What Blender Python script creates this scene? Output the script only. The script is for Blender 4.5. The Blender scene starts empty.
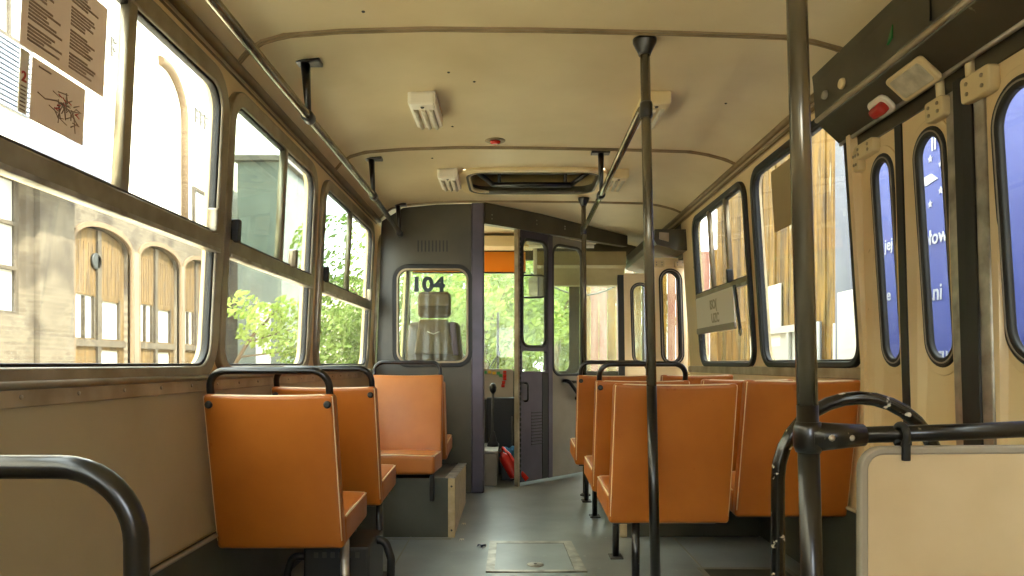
import bpy, bmesh, math, random
from mathutils import Vector, Matrix
random.seed(7)
SC = bpy.context.scene
COL = SC.collection
PI = math.pi

# ------------------------------------------------------------------ materials
def lin(h):
    h = h.lstrip('#')
    o = []
    for i in (0, 2, 4):
        c = int(h[i:i+2], 16) / 255
        o.append(c / 12.92 if c <= .04045 else ((c + .055) / 1.055) ** 2.4)
    return (o[0], o[1], o[2], 1)

def mat(name, c, rough=.5, metal=0, var=None, scale=6, bump=0, bscale=40, spots=None, spot_scale=30, spot_lo=.66, spec=.5, coat=0, stretch=None):
    m = bpy.data.materials.new(name); m.use_nodes = True
    nt = m.node_tree; N = nt.nodes; L = nt.links
    p = N['Principled BSDF']
    p.inputs['Roughness'].default_value = rough
    p.inputs['Metallic'].default_value = metal
    p.inputs['Specular IOR Level'].default_value = spec
    if coat: p.inputs['Coat Weight'].default_value = coat; p.inputs['Coat Roughness'].default_value = .15
    p.inputs['Base Color'].default_value = lin(c)
    tc = N.new('ShaderNodeTexCoord'); vec = tc.outputs['Object']
    if stretch:
        mp = N.new('ShaderNodeMapping'); mp.inputs['Scale'].default_value = stretch
        L.new(vec, mp.inputs['Vector']); vec = mp.outputs['Vector']
    last = None
    if var:
        n = N.new('ShaderNodeTexNoise'); n.inputs['Scale'].default_value = scale; n.inputs['Detail'].default_value = 5
        L.new(vec, n.inputs['Vector'])
        r = N.new('ShaderNodeMapRange'); r.inputs['From Min'].default_value = .35; r.inputs['From Max'].default_value = .68
        L.new(n.outputs['Fac'], r.inputs['Value'])
        x = N.new('ShaderNodeMix'); x.data_type = 'RGBA'
        x.inputs['A'].default_value = lin(c); x.inputs['B'].default_value = lin(var)
        L.new(r.outputs['Result'], x.inputs['Factor']); last = x.outputs['Result']
    if spots:
        n = N.new('ShaderNodeTexNoise'); n.inputs['Scale'].default_value = spot_scale; n.inputs['Detail'].default_value = 3
        L.new(vec, n.inputs['Vector'])
        r = N.new('ShaderNodeMapRange'); r.inputs['From Min'].default_value = spot_lo; r.inputs['From Max'].default_value = spot_lo + .04
        L.new(n.outputs['Fac'], r.inputs['Value'])
        x = N.new('ShaderNodeMix'); x.data_type = 'RGBA'; x.inputs['A'].default_value = lin(c); x.inputs['B'].default_value = lin(spots)
        if last is not None: L.new(last, x.inputs['A'])
        L.new(r.outputs['Result'], x.inputs['Factor']); last = x.outputs['Result']
    if last is not None: L.new(last, p.inputs['Base Color'])
    if bump:
        n = N.new('ShaderNodeTexNoise'); n.inputs['Scale'].default_value = bscale; n.inputs['Detail'].default_value = 4
        L.new(vec, n.inputs['Vector'])
        b = N.new('ShaderNodeBump'); b.inputs['Strength'].default_value = bump; b.inputs['Distance'].default_value = .01
        L.new(n.outputs['Fac'], b.inputs['Height']); L.new(b.outputs['Normal'], p.inputs['Normal'])
    return m

def glass_mat(name, dirt=.08, tint='#f4f6f0', dirtcol='#d8d4c4', refl=.06, scale=3):
    m = bpy.data.materials.new(name); m.use_nodes = True
    nt = m.node_tree; N = nt.nodes; L = nt.links
    N.remove(N['Principled BSDF']); out = N['Material Output']
    t = N.new('ShaderNodeBsdfTransparent'); t.inputs['Color'].default_value = lin(tint)
    g = N.new('ShaderNodeBsdfGlossy'); g.inputs['Roughness'].default_value = .02
    lw = N.new('ShaderNodeLayerWeight'); lw.inputs['Blend'].default_value = .5
    pw_ = N.new('ShaderNodeMath'); pw_.operation = 'POWER'; pw_.inputs[1].default_value = 5
    L.new(lw.outputs['Facing'], pw_.inputs[0])
    fr = N.new('ShaderNodeMath'); fr.operation = 'MULTIPLY_ADD'; fr.inputs[1].default_value = .45; fr.inputs[2].default_value = .02
    L.new(pw_.outputs[0], fr.inputs[0])
    a = N.new('ShaderNodeMixShader')
    L.new(fr.outputs[0], a.inputs['Fac']); L.new(t.outputs['BSDF'], a.inputs[1]); L.new(g.outputs['BSDF'], a.inputs[2])
    d = N.new('ShaderNodeBsdfTranslucent'); d.inputs['Color'].default_value = lin(dirtcol)
    d2 = N.new('ShaderNodeBsdfDiffuse'); d2.inputs['Color'].default_value = lin(dirtcol)
    dm = N.new('ShaderNodeMixShader'); dm.inputs['Fac'].default_value = .5
    L.new(d.outputs['BSDF'], dm.inputs[1]); L.new(d2.outputs['BSDF'], dm.inputs[2])
    tc = N.new('ShaderNodeTexCoord')
    n = N.new('ShaderNodeTexNoise'); n.inputs['Scale'].default_value = scale; n.inputs['Detail'].default_value = 6
    L.new(tc.outputs['Object'], n.inputs['Vector'])
    r = N.new('ShaderNodeMapRange'); r.inputs['From Min'].default_value = .3; r.inputs['From Max'].default_value = .75
    r.inputs['To Min'].default_value = dirt * .25; r.inputs['To Max'].default_value = dirt * .9
    L.new(n.outputs['Fac'], r.inputs['Value'])
    b = N.new('ShaderNodeMixShader')
    L.new(r.outputs['Result'], b.inputs['Fac']); L.new(a.outputs['Shader'], b.inputs[1]); L.new(dm.outputs['Shader'], b.inputs[2])
    L.new(b.outputs['Shader'], out.inputs['Surface'])
    return m

def leaf_mat(name, c1, c2):
    m = bpy.data.materials.new(name); m.use_nodes = True
    nt = m.node_tree; N = nt.nodes; L = nt.links
    N.remove(N['Principled BSDF']); out = N['Material Output']
    tc = N.new('ShaderNodeTexCoord')
    n = N.new('ShaderNodeTexNoise'); n.inputs['Scale'].default_value = 1.4; n.inputs['Detail'].default_value = 6
    L.new(tc.outputs['Object'], n.inputs['Vector'])
    r = N.new('ShaderNodeMapRange'); r.inputs['From Min'].default_value = .35; r.inputs['From Max'].default_value = .65
    L.new(n.outputs['Fac'], r.inputs['Value'])
    x = N.new('ShaderNodeMix'); x.data_type = 'RGBA'; x.inputs['A'].default_value = lin(c1); x.inputs['B'].default_value = lin(c2)
    L.new(r.outputs['Result'], x.inputs['Factor'])
    d = N.new('ShaderNodeBsdfDiffuse'); t = N.new('ShaderNodeBsdfTranslucent')
    L.new(x.outputs['Result'], d.inputs['Color']); L.new(x.outputs['Result'], t.inputs['Color'])
    mx = N.new('ShaderNodeMixShader'); mx.inputs['Fac'].default_value = .45
    L.new(d.outputs['BSDF'], mx.inputs[1]); L.new(t.outputs['BSDF'], mx.inputs[2])
    L.new(mx.outputs['Shader'], out.inputs['Surface'])
    return m

def brick_mat(name, c1, c2, mortar, sc, stain):
    m = bpy.data.materials.new(name); m.use_nodes = True
    nt = m.node_tree; N = nt.nodes; L = nt.links; p = N['Principled BSDF']; p.inputs['Roughness'].default_value = .9
    tc = N.new('ShaderNodeTexCoord')
    sp = N.new('ShaderNodeSeparateXYZ'); cb = N.new('ShaderNodeCombineXYZ')
    L.new(tc.outputs['Object'], sp.inputs[0]); L.new(sp.outputs['Y'], cb.inputs['X']); L.new(sp.outputs['Z'], cb.inputs['Y'])
    b = N.new('ShaderNodeTexBrick'); b.inputs['Color1'].default_value = lin(c1); b.inputs['Color2'].default_value = lin(c2)
    b.inputs['Mortar'].default_value = lin(mortar); b.inputs['Scale'].default_value = sc; b.inputs['Mortar Size'].default_value = .012
    L.new(cb.outputs[0], b.inputs['Vector'])
    n = N.new('ShaderNodeTexNoise'); n.inputs['Scale'].default_value = 1.1; n.inputs['Detail'].default_value = 7
    L.new(tc.outputs['Object'], n.inputs['Vector'])
    r = N.new('ShaderNodeMapRange'); r.inputs['From Min'].default_value = .52; r.inputs['From Max'].default_value = .64
    L.new(n.outputs['Fac'], r.inputs['Value'])
    x = N.new('ShaderNodeMix'); x.data_type = 'RGBA'; x.inputs['B'].default_value = lin(stain)
    L.new(b.outputs['Color'], x.inputs['A']); L.new(r.outputs['Result'], x.inputs['Factor'])
    L.new(x.outputs['Result'], p.inputs['Base Color'])
    return m

M = dict(
    cream=mat('cream_paint', '#efd9aa', .42, var='#e4ca96', scale=3, bump=.03, spots='#a88a55', spot_scale=22, spot_lo=.74),
    ceil=mat('ceiling_laminate', '#d6c49c', .42, var='#c5b086', scale=1.7),
    lpanel=mat('wall_laminate', '#b8a987', .5, var='#a99875', scale=2.2),
    alu=mat('window_aluminium', '#a39a84', .32, .6, var='#877d68', scale=9),
    aluL=mat('bright_aluminium', '#c2bcae', .4, .8, var='#8f897c', scale=14),
    trim=mat('worn_trim', '#b5a78c', .45, .4, var='#948468', scale=8),
    rubber=mat('black_rubber', '#1b1b18', .5),
    black=mat('black_enamel', '#100f0d', .28, 0, spots='#7c7460', spot_scale=60, spot_lo=.73, coat=.25),
    pole=mat('worn_black_pole', '#4a4536', .2, .5, var='#8a8068', scale=7, stretch=(1, 1, .25), coat=.3),
    rail=mat('steel_handrail', '#67614f', .18, .9, var='#a29a84', scale=5),
    orange=mat('orange_vinyl', '#b86a22', .38, 0, var='#a75d1a', scale=4, bump=.12, bscale=9, spots='#a2500f', spot_scale=18, spot_lo=.72),
    tan=mat('tan_vinyl', '#c47a38', .36, 0, var='#b56c30', scale=5, bump=.12, bscale=9),
    piping=mat('pale_piping', '#e8cda0', .5),
    dark=mat('dark_sheet_metal', '#514d3e', .33, .2, var='#3f3c31', scale=3, bump=.05, bscale=8),
    dark2=mat('violet_grey_metal', '#5b5560', .32, .45, var='#46424a', scale=3),
    cabdoor=mat('grey_door_metal', '#918b7c', .42, .15, var='#7c776b', scale=3),
    box=mat('door_gear_cover', '#504b3a', .33, .35, var='#3d392b', scale=4, spots='#807a62', spot_scale=25, spot_lo=.72),
    floor=mat('grey_lino', '#8e9490', .32, 0, var='#757b77', scale=2.6, bump=.05, bscale=14, spots='#999d97', spot_scale=24, spot_lo=.69),
    lino=mat('dark_lino_skirt', '#54564a', .5, 0, var='#44463b', scale=4),
    seam=mat('floor_seam', '#8b8a78', .5),
    beige=mat('beige_edging', '#cdbb92', .5, var='#b29d72', scale=18),
    board=mat('beige_hardboard', '#d2bd98', .45, var='#c6af88', scale=5),
    greyrub=mat('grey_edging', '#9c9383', .5),
    white=mat('white_plastic', '#e9e2cf', .4),
    diff=mat('ribbed_diffuser', '#cfc6ae', .3, var='#a0967c', scale=20),
    ivory=mat('ivory_plastic', '#d9c493', .4),
    red=mat('red_plastic', '#b3251a', .2),
    redc=mat('red_can', '#d0261c', .25),
    green=mat('green_plastic', '#1f7a3c', .3),
    yellow=mat('yellow_plastic', '#c99a26', .3),
    blue=mat('blue_cloth', '#2c6f95', .8),
    navy=mat('navy_plastic', '#343a5c', .4),
    paper=leaf_mat('brown_backed_paper', '#c8bbad', '#bbac9d'),
    ribm=mat('rib_metal', '#8c7857', .45, .2, var='#75633f', scale=10),
    chipped=mat('chipped_black_enamel', '#131210', .2, 0, spots='#cfc5b0', spot_scale=38, spot_lo=.655, coat=.4),
    ink=mat('ink', '#857060', .8),
    inkred=mat('red_ink', '#b04a3c', .8),
    dkpaper=mat('poster_back', '#a6956c', .8),
    wsign=mat('white_sign_plate', '#f8f3e2', .5),
    faint=mat('faint_print', '#c2ba9e', .6),
    sticker=mat('dark_blue_sticker', '#2c3846', .5),
    banner=mat('blue_banner', '#2e3a84', .6, var='#38458f', scale=2),
    bwhite=mat('banner_white', '#a9abb6', .6),
    blind=leaf_mat('orange_blind', '#e89c3c', '#eca848'),
    seatgrey=mat('driver_seat_cloth', '#6d5c48', .7, var='#5d4e3c', scale=10),
    seatlt=mat('driver_seat_light', '#8d7a62', .6),
    purple=mat('purple_trim', '#8d7aa0', .6),
    console=mat('console_metal', '#94877a', .4, .1),
    beigebox=mat('destination_box', '#a8986a', .5, var='#8f7e52', scale=3),
    mirror=mat('mirror_glass', '#d8dad4', .05, 1),
    plaster=mat('pale_plaster', '#cfc8ba', .9, var='#c6bdab', scale=1.0, spots='#9a7a55', spot_scale=1.6, spot_lo=.70),
    brick=brick_mat('old_brick', '#51483a', '#42392c', '#5e5546', 3.2, '#30271c'),
    plasterlow=mat('stained_plaster', '#67604f', .9, var='#544c3e', scale=1.0, spots='#41301f', spot_scale=1.6, spot_lo=.66),
    gate=mat('weathered_gate_planks', '#5a4318', .85, var='#35260c', scale=4, stretch=(1, 7, .6)),
    gatef=mat('gate_frame', '#463d30', .85, var='#352d22', scale=5),
    iron=mat('dark_iron', '#4a4640', .6, .3),
    pane=mat('whitewashed_pane', '#a9a8a2', .3),
    planks=mat('old_yellow_planks', '#80601c', .85, var='#3c2a0a', scale=3.4, stretch=(1, 5, .55), spots='#8f8670', spot_scale=2.3, spot_lo=.66),
    planksred=mat('red_planks', '#7a4a40', .85, var='#94796a', scale=2.4, stretch=(5, 1, .5)),
    tarp=mat('grey_tarp', '#6d7080', .7, var='#5d606c', scale=2),
    ground=mat('yard_concrete', '#c9c0ae', .95, var='#b5ab97', scale=.8),
    bark=mat('bark', '#5c4a35', .9),
    leafA=leaf_mat('leaf_green', '#566a33', '#7e9252'),
    leafB=leaf_mat('leaf_bright', '#71883a', '#9dac60'),
    glassL=glass_mat('dusty_window_glass', .035),
    glassR=glass_mat('clean_window_glass', .03, '#f0f2ec', '#dcdfe2'),
    glassF=glass_mat('hazy_windscreen_glass', .17, '#eef3ea', '#d9e2cf'),
    glassC=glass_mat('cab_window_glass', .07, '#eef2ea', '#e4e8da'),
    glasst=glass_mat('tinted_sliding_glass', .05, '#cfd8d0'),
)

# ------------------------------------------------------------------ object helpers
def link(name, me, m=None, parent=None, smooth=False):
    o = bpy.data.objects.new(name, me); COL.objects.link(o)
    if m is not None: me.materials.append(M[m] if isinstance(m, str) else m)
    if parent is not None: o.parent = parent
    if smooth:
        for p in me.polygons: p.use_smooth = True
    return o

def tag(o, label=None, cat=None, group=None, kind=None):
    if label: o['label'] = label
    if cat: o['category'] = cat
    if group: o['group'] = group
    if kind: o['kind'] = kind
    return o

def empty(name, loc=(0, 0, 0), label=None, cat=None, group=None, kind=None):
    o = bpy.data.objects.new(name, None); COL.objects.link(o); o.location = loc; o.empty_display_size = .1
    return tag(o, label, cat, group, kind)

class MB:
    def __init__(s): s.bm = bmesh.new()
    def add(s, verts, faces, smooth=False):
        vs = [s.bm.verts.new(v) for v in verts]
        for f in faces:
            try:
                fc = s.bm.faces.new([vs[i] for i in f]); fc.smooth = smooth
            except ValueError: pass
        return vs
    def box(s, lo, hi, bev=0, mtx=None):
        b = bmesh.new(); bmesh.ops.create_cube(b, size=1)
        for v in b.verts:
            v.co = Vector([lo[i] + (v.co[i] + .5) * (hi[i] - lo[i]) for i in range(3)])
        if bev: bmesh.ops.bevel(b, geom=list(b.edges), offset=bev, segments=2, affect='EDGES', profile=.6)
        if mtx is not None: bmesh.ops.transform(b, matrix=mtx, verts=b.verts)
        s.merge(b); return s
    def merge(s, b):
        me = bpy.data.meshes.new('tmp'); b.to_mesh(me); b.free(); s.bm.from_mesh(me); bpy.data.meshes.remove(me)
    def rbox(s, size, r, n=5, fn=None):
        """rounded box centred on 0, fn maps each point"""
        a = [d / 2 for d in size]
        def axis(h):
            offs = [0, r * .3, r * .65, r]
            inner = [-(h - r) + 2 * (h - r) * k / n for k in range(1, n)]
            l = [-h + o for o in offs]; return l + inner + [-x for x in reversed(l)]
        ax = [axis(h) for h in a]
        b = bmesh.new()
        for i in range(3):
            j, k = (i + 1) % 3, (i + 2) % 3
            for sg in (-1, 1):
                grid = []
                for u in ax[j]:
                    row = []
                    for v in ax[k]:
                        p = Vector((0, 0, 0)); p[i] = sg * a[i]; p[j] = u; p[k] = v
                        c = Vector([max(-(a[q] - r), min(a[q] - r, p[q])) for q in range(3)])
                        d = p - c
                        if d.length > 1e-9: p = c + d.normalized() * r
                        row.append(b.verts.new(p))
                    grid.append(row)
                for x in range(len(grid) - 1):
                    for y in range(len(grid[0]) - 1):
                        q = [grid[x][y], grid[x+1][y], grid[x+1][y+1], grid[x][y+1]]
                        if sg < 0: q.reverse()
                        b.faces.new(q).smooth = True
        bmesh.ops.remove_doubles(b, verts=b.verts, dist=1e-5)
        if fn:
            for v in b.verts: v.co = Vector(fn(v.co))
        s.merge(b); return s
    def tube(s, pts, r, seg=12, closed=False, caps=True, sy=1):
        pts = [Vector(p) for p in pts]; n = len(pts)
        rings = []; up = None
        for i, p in enumerate(pts):
            if closed: t = (pts[(i + 1) % n] - pts[i - 1])
            elif i == 0: t = pts[1] - pts[0]
            elif i == n - 1: t = pts[-1] - pts[-2]
            else: t = (pts[i + 1] - p).normalized() + (p - pts[i - 1]).normalized()
            t.normalize()
            if up is None:
                up = Vector((0, 0, 1)) if abs(t.z) < .9 else Vector((0, 1, 0))
            up = (up - t * up.dot(t)).normalized(); w = t.cross(up)
            rr = r[i] if isinstance(r, (list, tuple)) else r
            rings.append([s.bm.verts.new(p + up * math.cos(2*PI*k/seg) * rr + w * math.sin(2*PI*k/seg) * rr * sy) for k in range(seg)])
        m = n if closed else n - 1
        for i in range(m):
            a, b = rings[i], rings[(i + 1) % n]
            for k in range(seg):
                s.bm.faces.new((a[k], b[k], b[(k+1) % seg], a[(k+1) % seg])).smooth = True
        if caps and not closed:
            s.bm.faces.new(rings[0]); s.bm.faces.new(list(reversed(rings[-1])))
        return s
    def lathe(s, origin, prof, axis=(0, 0, 1), seg=24):
        ax = Vector(axis).normalized(); q = ax.to_track_quat('Z', 'Y').to_matrix(); o = Vector(origin)
        rings = [[s.bm.verts.new(o + q @ Vector((r * math.cos(2*PI*k/seg), r * math.sin(2*PI*k/seg), h))) for k in range(seg)] for r, h in prof]
        for i in range(len(rings) - 1):
            for k in range(seg):
                s.bm.faces.new((rings[i][k], rings[i][(k+1) % seg], rings[i+1][(k+1) % seg], rings[i+1][k])).smooth = True
        s.bm.faces.new(list(reversed(rings[0]))); s.bm.faces.new(rings[-1])
        return s
    def prism(s, poly, fn, w0, w1):
        """poly in (u,v), extruded from w0 to w1, fn(u,v,w)->xyz"""
        n = len(poly)
        a = [s.bm.verts.new(fn(u, v, w0)) for u, v in poly]; b = [s.bm.verts.new(fn(u, v, w1)) for u, v in poly]
        s.bm.faces.new(a); s.bm.faces.new(list(reversed(b)))
        for i in range(n): s.bm.faces.new((a[i], b[i], b[(i+1) % n], a[(i+1) % n]))
        return s
    def build(s, name, m, parent=None, fix=True):
        if fix: bmesh.ops.recalc_face_normals(s.bm, faces=s.bm.faces)
        me = bpy.data.meshes.new(name); s.bm.to_mesh(me); s.bm.free()
        return link(name, me, m, parent)

def fillet(pts, r, n=8):
    pts = [Vector(p) for p in pts]; out = [pts[0]]
    for i in range(1, len(pts) - 1):
        p = pts[i]; a = (pts[i-1] - p); b = (pts[i+1] - p); la, lb = a.length, b.length
        a.normalize(); b.normalize(); ang = a.angle(b)
        d = min(r / math.tan(ang / 2), la * .49, lb * .49); rr = d * math.tan(ang / 2)
        c = p + (a + b).normalized() * (rr / math.sin(ang / 2))
        s = p + a * d - c; e = p + b * d - c
        for k in range(n + 1):
            th = s.angle(e); f_ = k / n
            out.append(c + (s * math.sin((1 - f_) * th) + e * math.sin(f_ * th)) / math.sin(th) if th > 1e-4 else p)
    out.append(pts[-1]); return out

def rrect(u0, v0, u1, v1, r, n=7):
    r = min(r, (u1 - u0) / 2 - 1e-4, (v1 - v0) / 2 - 1e-4)
    out = []
    for cu, cv, a in ((u1 - r, v1 - r, 0), (u0 + r, v1 - r, 90), (u0 + r, v0 + r, 180), (u1 - r, v0 + r, 270)):
        for k in range(n + 1):
            t = math.radians(a + 90 * k / n); out.append((cu + r * math.cos(t), cv + r * math.sin(t)))
    return out

def plate(name, m, outer, holes, fn, w0, w1, parent=None, bev=0):
    """flat plate with holes, as one mesh; fn(u,v,w)->xyz"""
    cu = bpy.data.curves.new('tmp', 'CURVE'); cu.dimensions = '2D'; cu.fill_mode = 'BOTH'
    cu.extrude = (w1 - w0) / 2 - bev; cu.bevel_depth = bev; cu.bevel_resolution = 1
    for poly in [outer] + list(holes):
        sp = cu.splines.new('POLY'); sp.points.add(len(poly) - 1); sp.use_cyclic_u = True
        for p, (u, v) in zip(sp.points, poly): p.co = (u, v, 0, 1)
    o = bpy.data.objects.new('tmp', cu); COL.objects.link(o)
    dg = bpy.context.evaluated_depsgraph_get(); dg.update()
    me = bpy.data.meshes.new_from_object(o.evaluated_get(dg), depsgraph=dg)
    bpy.data.objects.remove(o); bpy.data.curves.remove(cu)
    me.name = name
    wm = (w0 + w1) / 2
    for v in me.vertices: v.co = Vector(fn(v.co.x, v.co.y, v.co.z + wm))
    bm = bmesh.new(); bm.from_mesh(me)
    bmesh.ops.remove_doubles(bm, verts=bm.verts, dist=1e-5)
    bmesh.ops.recalc_face_normals(bm, faces=bm.faces); bm.to_mesh(me); bm.free()
    me.materials.clear()
    return link(name, me, m, parent)

def text_mesh(name, m, body, size, fn, w, parent=None, bold=0, align='LEFT', depth=.001):
    cu = bpy.data.curves.new('tmp', 'FONT'); cu.body = body; cu.size = size; cu.extrude = depth; cu.offset = bold; cu.align_x = align
    cu.resolution_u = 3
    o = bpy.data.objects.new('tmp', cu); COL.objects.link(o)
    dg = bpy.context.evaluated_depsgraph_get(); dg.update()
    me = bpy.data.meshes.new_from_object(o.evaluated_get(dg), depsgraph=dg)
    bpy.data.objects.remove(o); bpy.data.curves.remove(cu)
    for v in me.vertices: v.co = Vector(fn(v.co.x, v.co.y, v.co.z + w))
    me.materials.clear()
    return link(name, me, m, parent)

def children(o): return [c for c in o.children]
def copy_tree(o, parent=None):
    c = o.copy(); COL.objects.link(c)
    if parent is not None: c.parent = parent
    for ch in children(o): copy_tree(ch, c)
    return c

# ------------------------------------------------------------------ camera geometry (metres, bus floor at z=0, y forward)
HC = .95
def XL(v): return 1.045 - .05 * max(0, v - .95)
def XR(v): return 1.39 - .065 * max(0, v - .95)
def FL(u, v, w): return (-XL(v) + w, u, v)          # left wall: u along the bus, v up, w into the saloon
def FR(u, v, w): return (XR(v) - w, u, v)
def FX(x0):                                         # plane across the bus at y = x0, facing the rear
    return lambda u, v, w: (u, x0 - w, v)

cam = bpy.data.cameras.new('camera'); co = bpy.data.objects.new('camera', cam); COL.objects.link(co)
co.location = (0, 0, HC); co.rotation_euler = (PI / 2, 0, 0)
cam.sensor_width = 36; cam.lens = 720 / 1024 * 36; cam.shift_y = 76 / 1024; cam.clip_start = .02; cam.clip_end = 300
SC.camera = co

# ================================================================== THE SHELL
YB, YF = -1.7, 7.05     # rear bulkhead, windscreen
b = MB()
b.box((-1.06, YB, -.04), (1.41, YF, 0)); fl = b.build('floor', 'floor')
tag(fl, 'grey linoleum floor of the bus aisle', 'floor', kind='structure')
s = MB()
for x in (-.555, .885): s.box((x - .004, .3, 0), (x + .004, 5.2 if x < 0 else 3.95, .002))
s.box((-1.04, 3.9, 0), (-.33, 3.91, .003))
s.build('floor_seam', 'seam', fl)

# lower walls (floor to .36) in lino, then laminate/cream panel to the sill, then window band
def wall_low(side, y0, y1, name):
    F = FL if side < 0 else FR
    o = plate(name, 'lino', [(y0, 0), (y1, 0), (y1, .36), (y0, .36)], [], F, -.03, .012); return o

LW = [(-1.35, -.05), (.08, 1.19), (1.30, 2.455), (2.56, 3.60), (3.81, 5.10), (5.42, 6.93)]   # left glass extents
RW = [(2.85, 3.93), (4.10, 5.21), (.05, 1.1)]
Z0, Z1 = .937, 1.89          # left glass
ZR0, ZR1 = .955, 1.975

wl = plate('wall_left', 'cream', [(YB, .36), (YF, .36), (YF, .93), (YB, .93)], [], FL, -.04, 0)
tag(wl, 'cream left side wall of the bus around the windows', 'wall', kind='structure')
holes = [rrect(a - .02, Z0 - .003, c + .02, Z1 + .02, .10) for a, c in LW]
plate('window_band', 'cream', [(YB, .93), (YF, .93), (YF, 2.0), (YB, 2.0)], holes, FL, -.04, 0, wl)
plate('lower_panel', 'lpanel', [(YB, .37), (5.3, .37), (5.3, .87), (YB, .87)], [], FL, 0, .012, wl)
plate('kick_panel', 'lino', [(YB, 0), (YF, 0), (YF, .36), (YB, .36)], [], FL, -.04, .03, wl)
t = MB(); t.tube([(-XL(.36) + .03, YB, .362), (-XL(.36) + .03, 5.3, .362)], .008, 8); t.build('kick_lip', 'greyrub', wl)
# trim strip with rivets below the windows
t1 = plate('trim_1', 'trim', [(YB, .862), (5.3, .862), (5.3, .90), (YB, .90)], [], FL, .010, .022, bev=.004)
tag(t1, 'worn riveted metal strip under the left windows', 'trim', kind='structure')
rv = MB()
for k in range(22):
    y = .9 + k * .2; rv.lathe(FL(y, .881, .021), [(.006, 0), (.005, .003), (.002, .004)], (1, 0, 0), 8)
rv.build('rivet_row', 'aluL', t1)
t2 = MB(); t2.tube([FL(YB, .905, .02), FL(5.28, .905, .02)], .010, 12); o = t2.build('trim_2', 'alu')
tag(o, 'rounded dark sill ledge along the left windows', 'trim', kind='structure')

MD0, MD1 = 1.28, 2.81       # middle door opening
FD0, FD1 = 5.62, 6.92       # front door opening
wr = plate('wall_right', 'cream', [(YB, .36), (MD0, .36), (MD0, .93), (YB, .93)], [], FR, -.04, 0)
tag(wr, 'yellowish cream right side wall of the bus', 'wall', kind='structure')
for (a, c) in ((MD1, FD0), (FD1, YF)):
    plate('lower_panel', 'cream', [(a, .36), (c, .36), (c, .93), (a, .93)], [], FR, -.04, 0, wr)
for (a, c) in ((YB, MD0), (MD1, FD0), (FD1, YF)):
    plate('kick_panel', 'lino', [(a, 0), (c, 0), (c, .36), (a, .36)], [], FR, -.04, .02, wr)
hr = lambda ws: [rrect(a - .02, ZR0 - .005, c + .02, ZR1 + .02, .11) for a, c in ws]
plate('window_band', 'cream', [(MD1, .93), (FD0, .93), (FD0, 2.09), (MD1, 2.09)], hr(RW[:2]), FR, -.04, 0, wr)
plate('window_band', 'cream', [(YB, .93), (MD0, .93), (MD0, 2.09), (YB, 2.09)], hr(RW[2:]), FR, -.04, 0, wr)
plate('corner_panel', 'cream', [(FD1, .93), (YF, .93), (YF, 2.09), (FD1, 2.09)], [], FR, -.04, 0, wr)
for (a, c) in ((MD0, MD1), (FD0, FD1)):
    plate('door_lintel', 'box', [(a, 1.78), (c, 1.78), (c, 2.09), (a, 2.09)], [], FR, -.04, 0, wr)  # dark colour paints in the shade of the recess over the leaves
t = MB(); t.tube([(XR(.36) - .02, MD1, .362), (XR(.36) - .02, FD0, .362)], .008, 8); t.build('kick_lip', 'trim', wr)
t3 = plate('trim_3', 'trim', [(MD1 + .02, .892), (FD0, .892), (FD0, .932), (MD1 + .02, .932)], [], FR, 0, .014, bev=.004)
tag(t3, 'pale scuffed strip under the right windows', 'trim', kind='structure')
# door posts
pp = MB()
for y in (MD1 - .03, MD0):
    pp.prism([(y, 0), (y + .03, 0), (y + .03, .95), (y + .03, 1.9), (y, 1.9), (y, .95)], FR, -.03, .03)
o = pp.build('trim_4', 'cream'); tag(o, 'cream post framing the middle folding doors', 'trim', kind='structure')

# ceiling
prof = [(-1.02, 1.975), (-.97, 2.0), (-.93, 2.05), (-.88, 2.085), (-.8, 2.11), (-.6, 2.13), (-.3, 2.145), (.1, 2.15), (.6, 2.15), (1.0, 2.145), (1.1, 2.13), (1.2, 2.105), (1.27, 2.075), (1.36, 2.02)]
def zc(x):
    for (a, za), (c, zb) in zip(prof, prof[1:]):
        if a <= x <= c: return za + (zb - za) * (x - a) / (c - a)
    return 2.0
VH = (-.30, .57, 4.42, 5.0)     # roof vent opening
cb = MB()
xs = sorted(set([p[0] for p in prof] + [VH[0], VH[1]]))
for (y0, y1, hole) in ((YB, VH[2], 0), (VH[2], VH[3], 1), (VH[3], YF + .1, 0)):
    for a, c in zip(xs, xs[1:]):
        if hole and a >= VH[0] - 1e-6 and c <= VH[1] + 1e-6: continue
        cb.add([(a, y0, zc(a)), (c, y0, zc(c)), (c, y1, zc(c)), (a, y1, zc(a))], [(0, 1, 2, 3)], True)
bmesh.ops.remove_doubles(cb.bm, verts=cb.bm.verts, dist=1e-5)
ce = cb.build('ceiling', 'ceil', fix=False); tag(ce, 'curved cream laminate ceiling of the bus', 'ceiling', kind='structure')
for (x, y) in ((-.50, 2.42), (-.26, 2.95), (-.30, 3.62), (.62, 3.55), (-.16, 3.05), (-.46, 4.15), (.52, 4.18), (.45, 2.30), (.98, 3.3)):
    q = MB(); q.lathe((x, y, zc(x) + .002), [(.006, 0), (.006, -.004), (.003, -.006)], (0, 0, 1), 10); q.build('screw', 'iron', ce)
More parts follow.
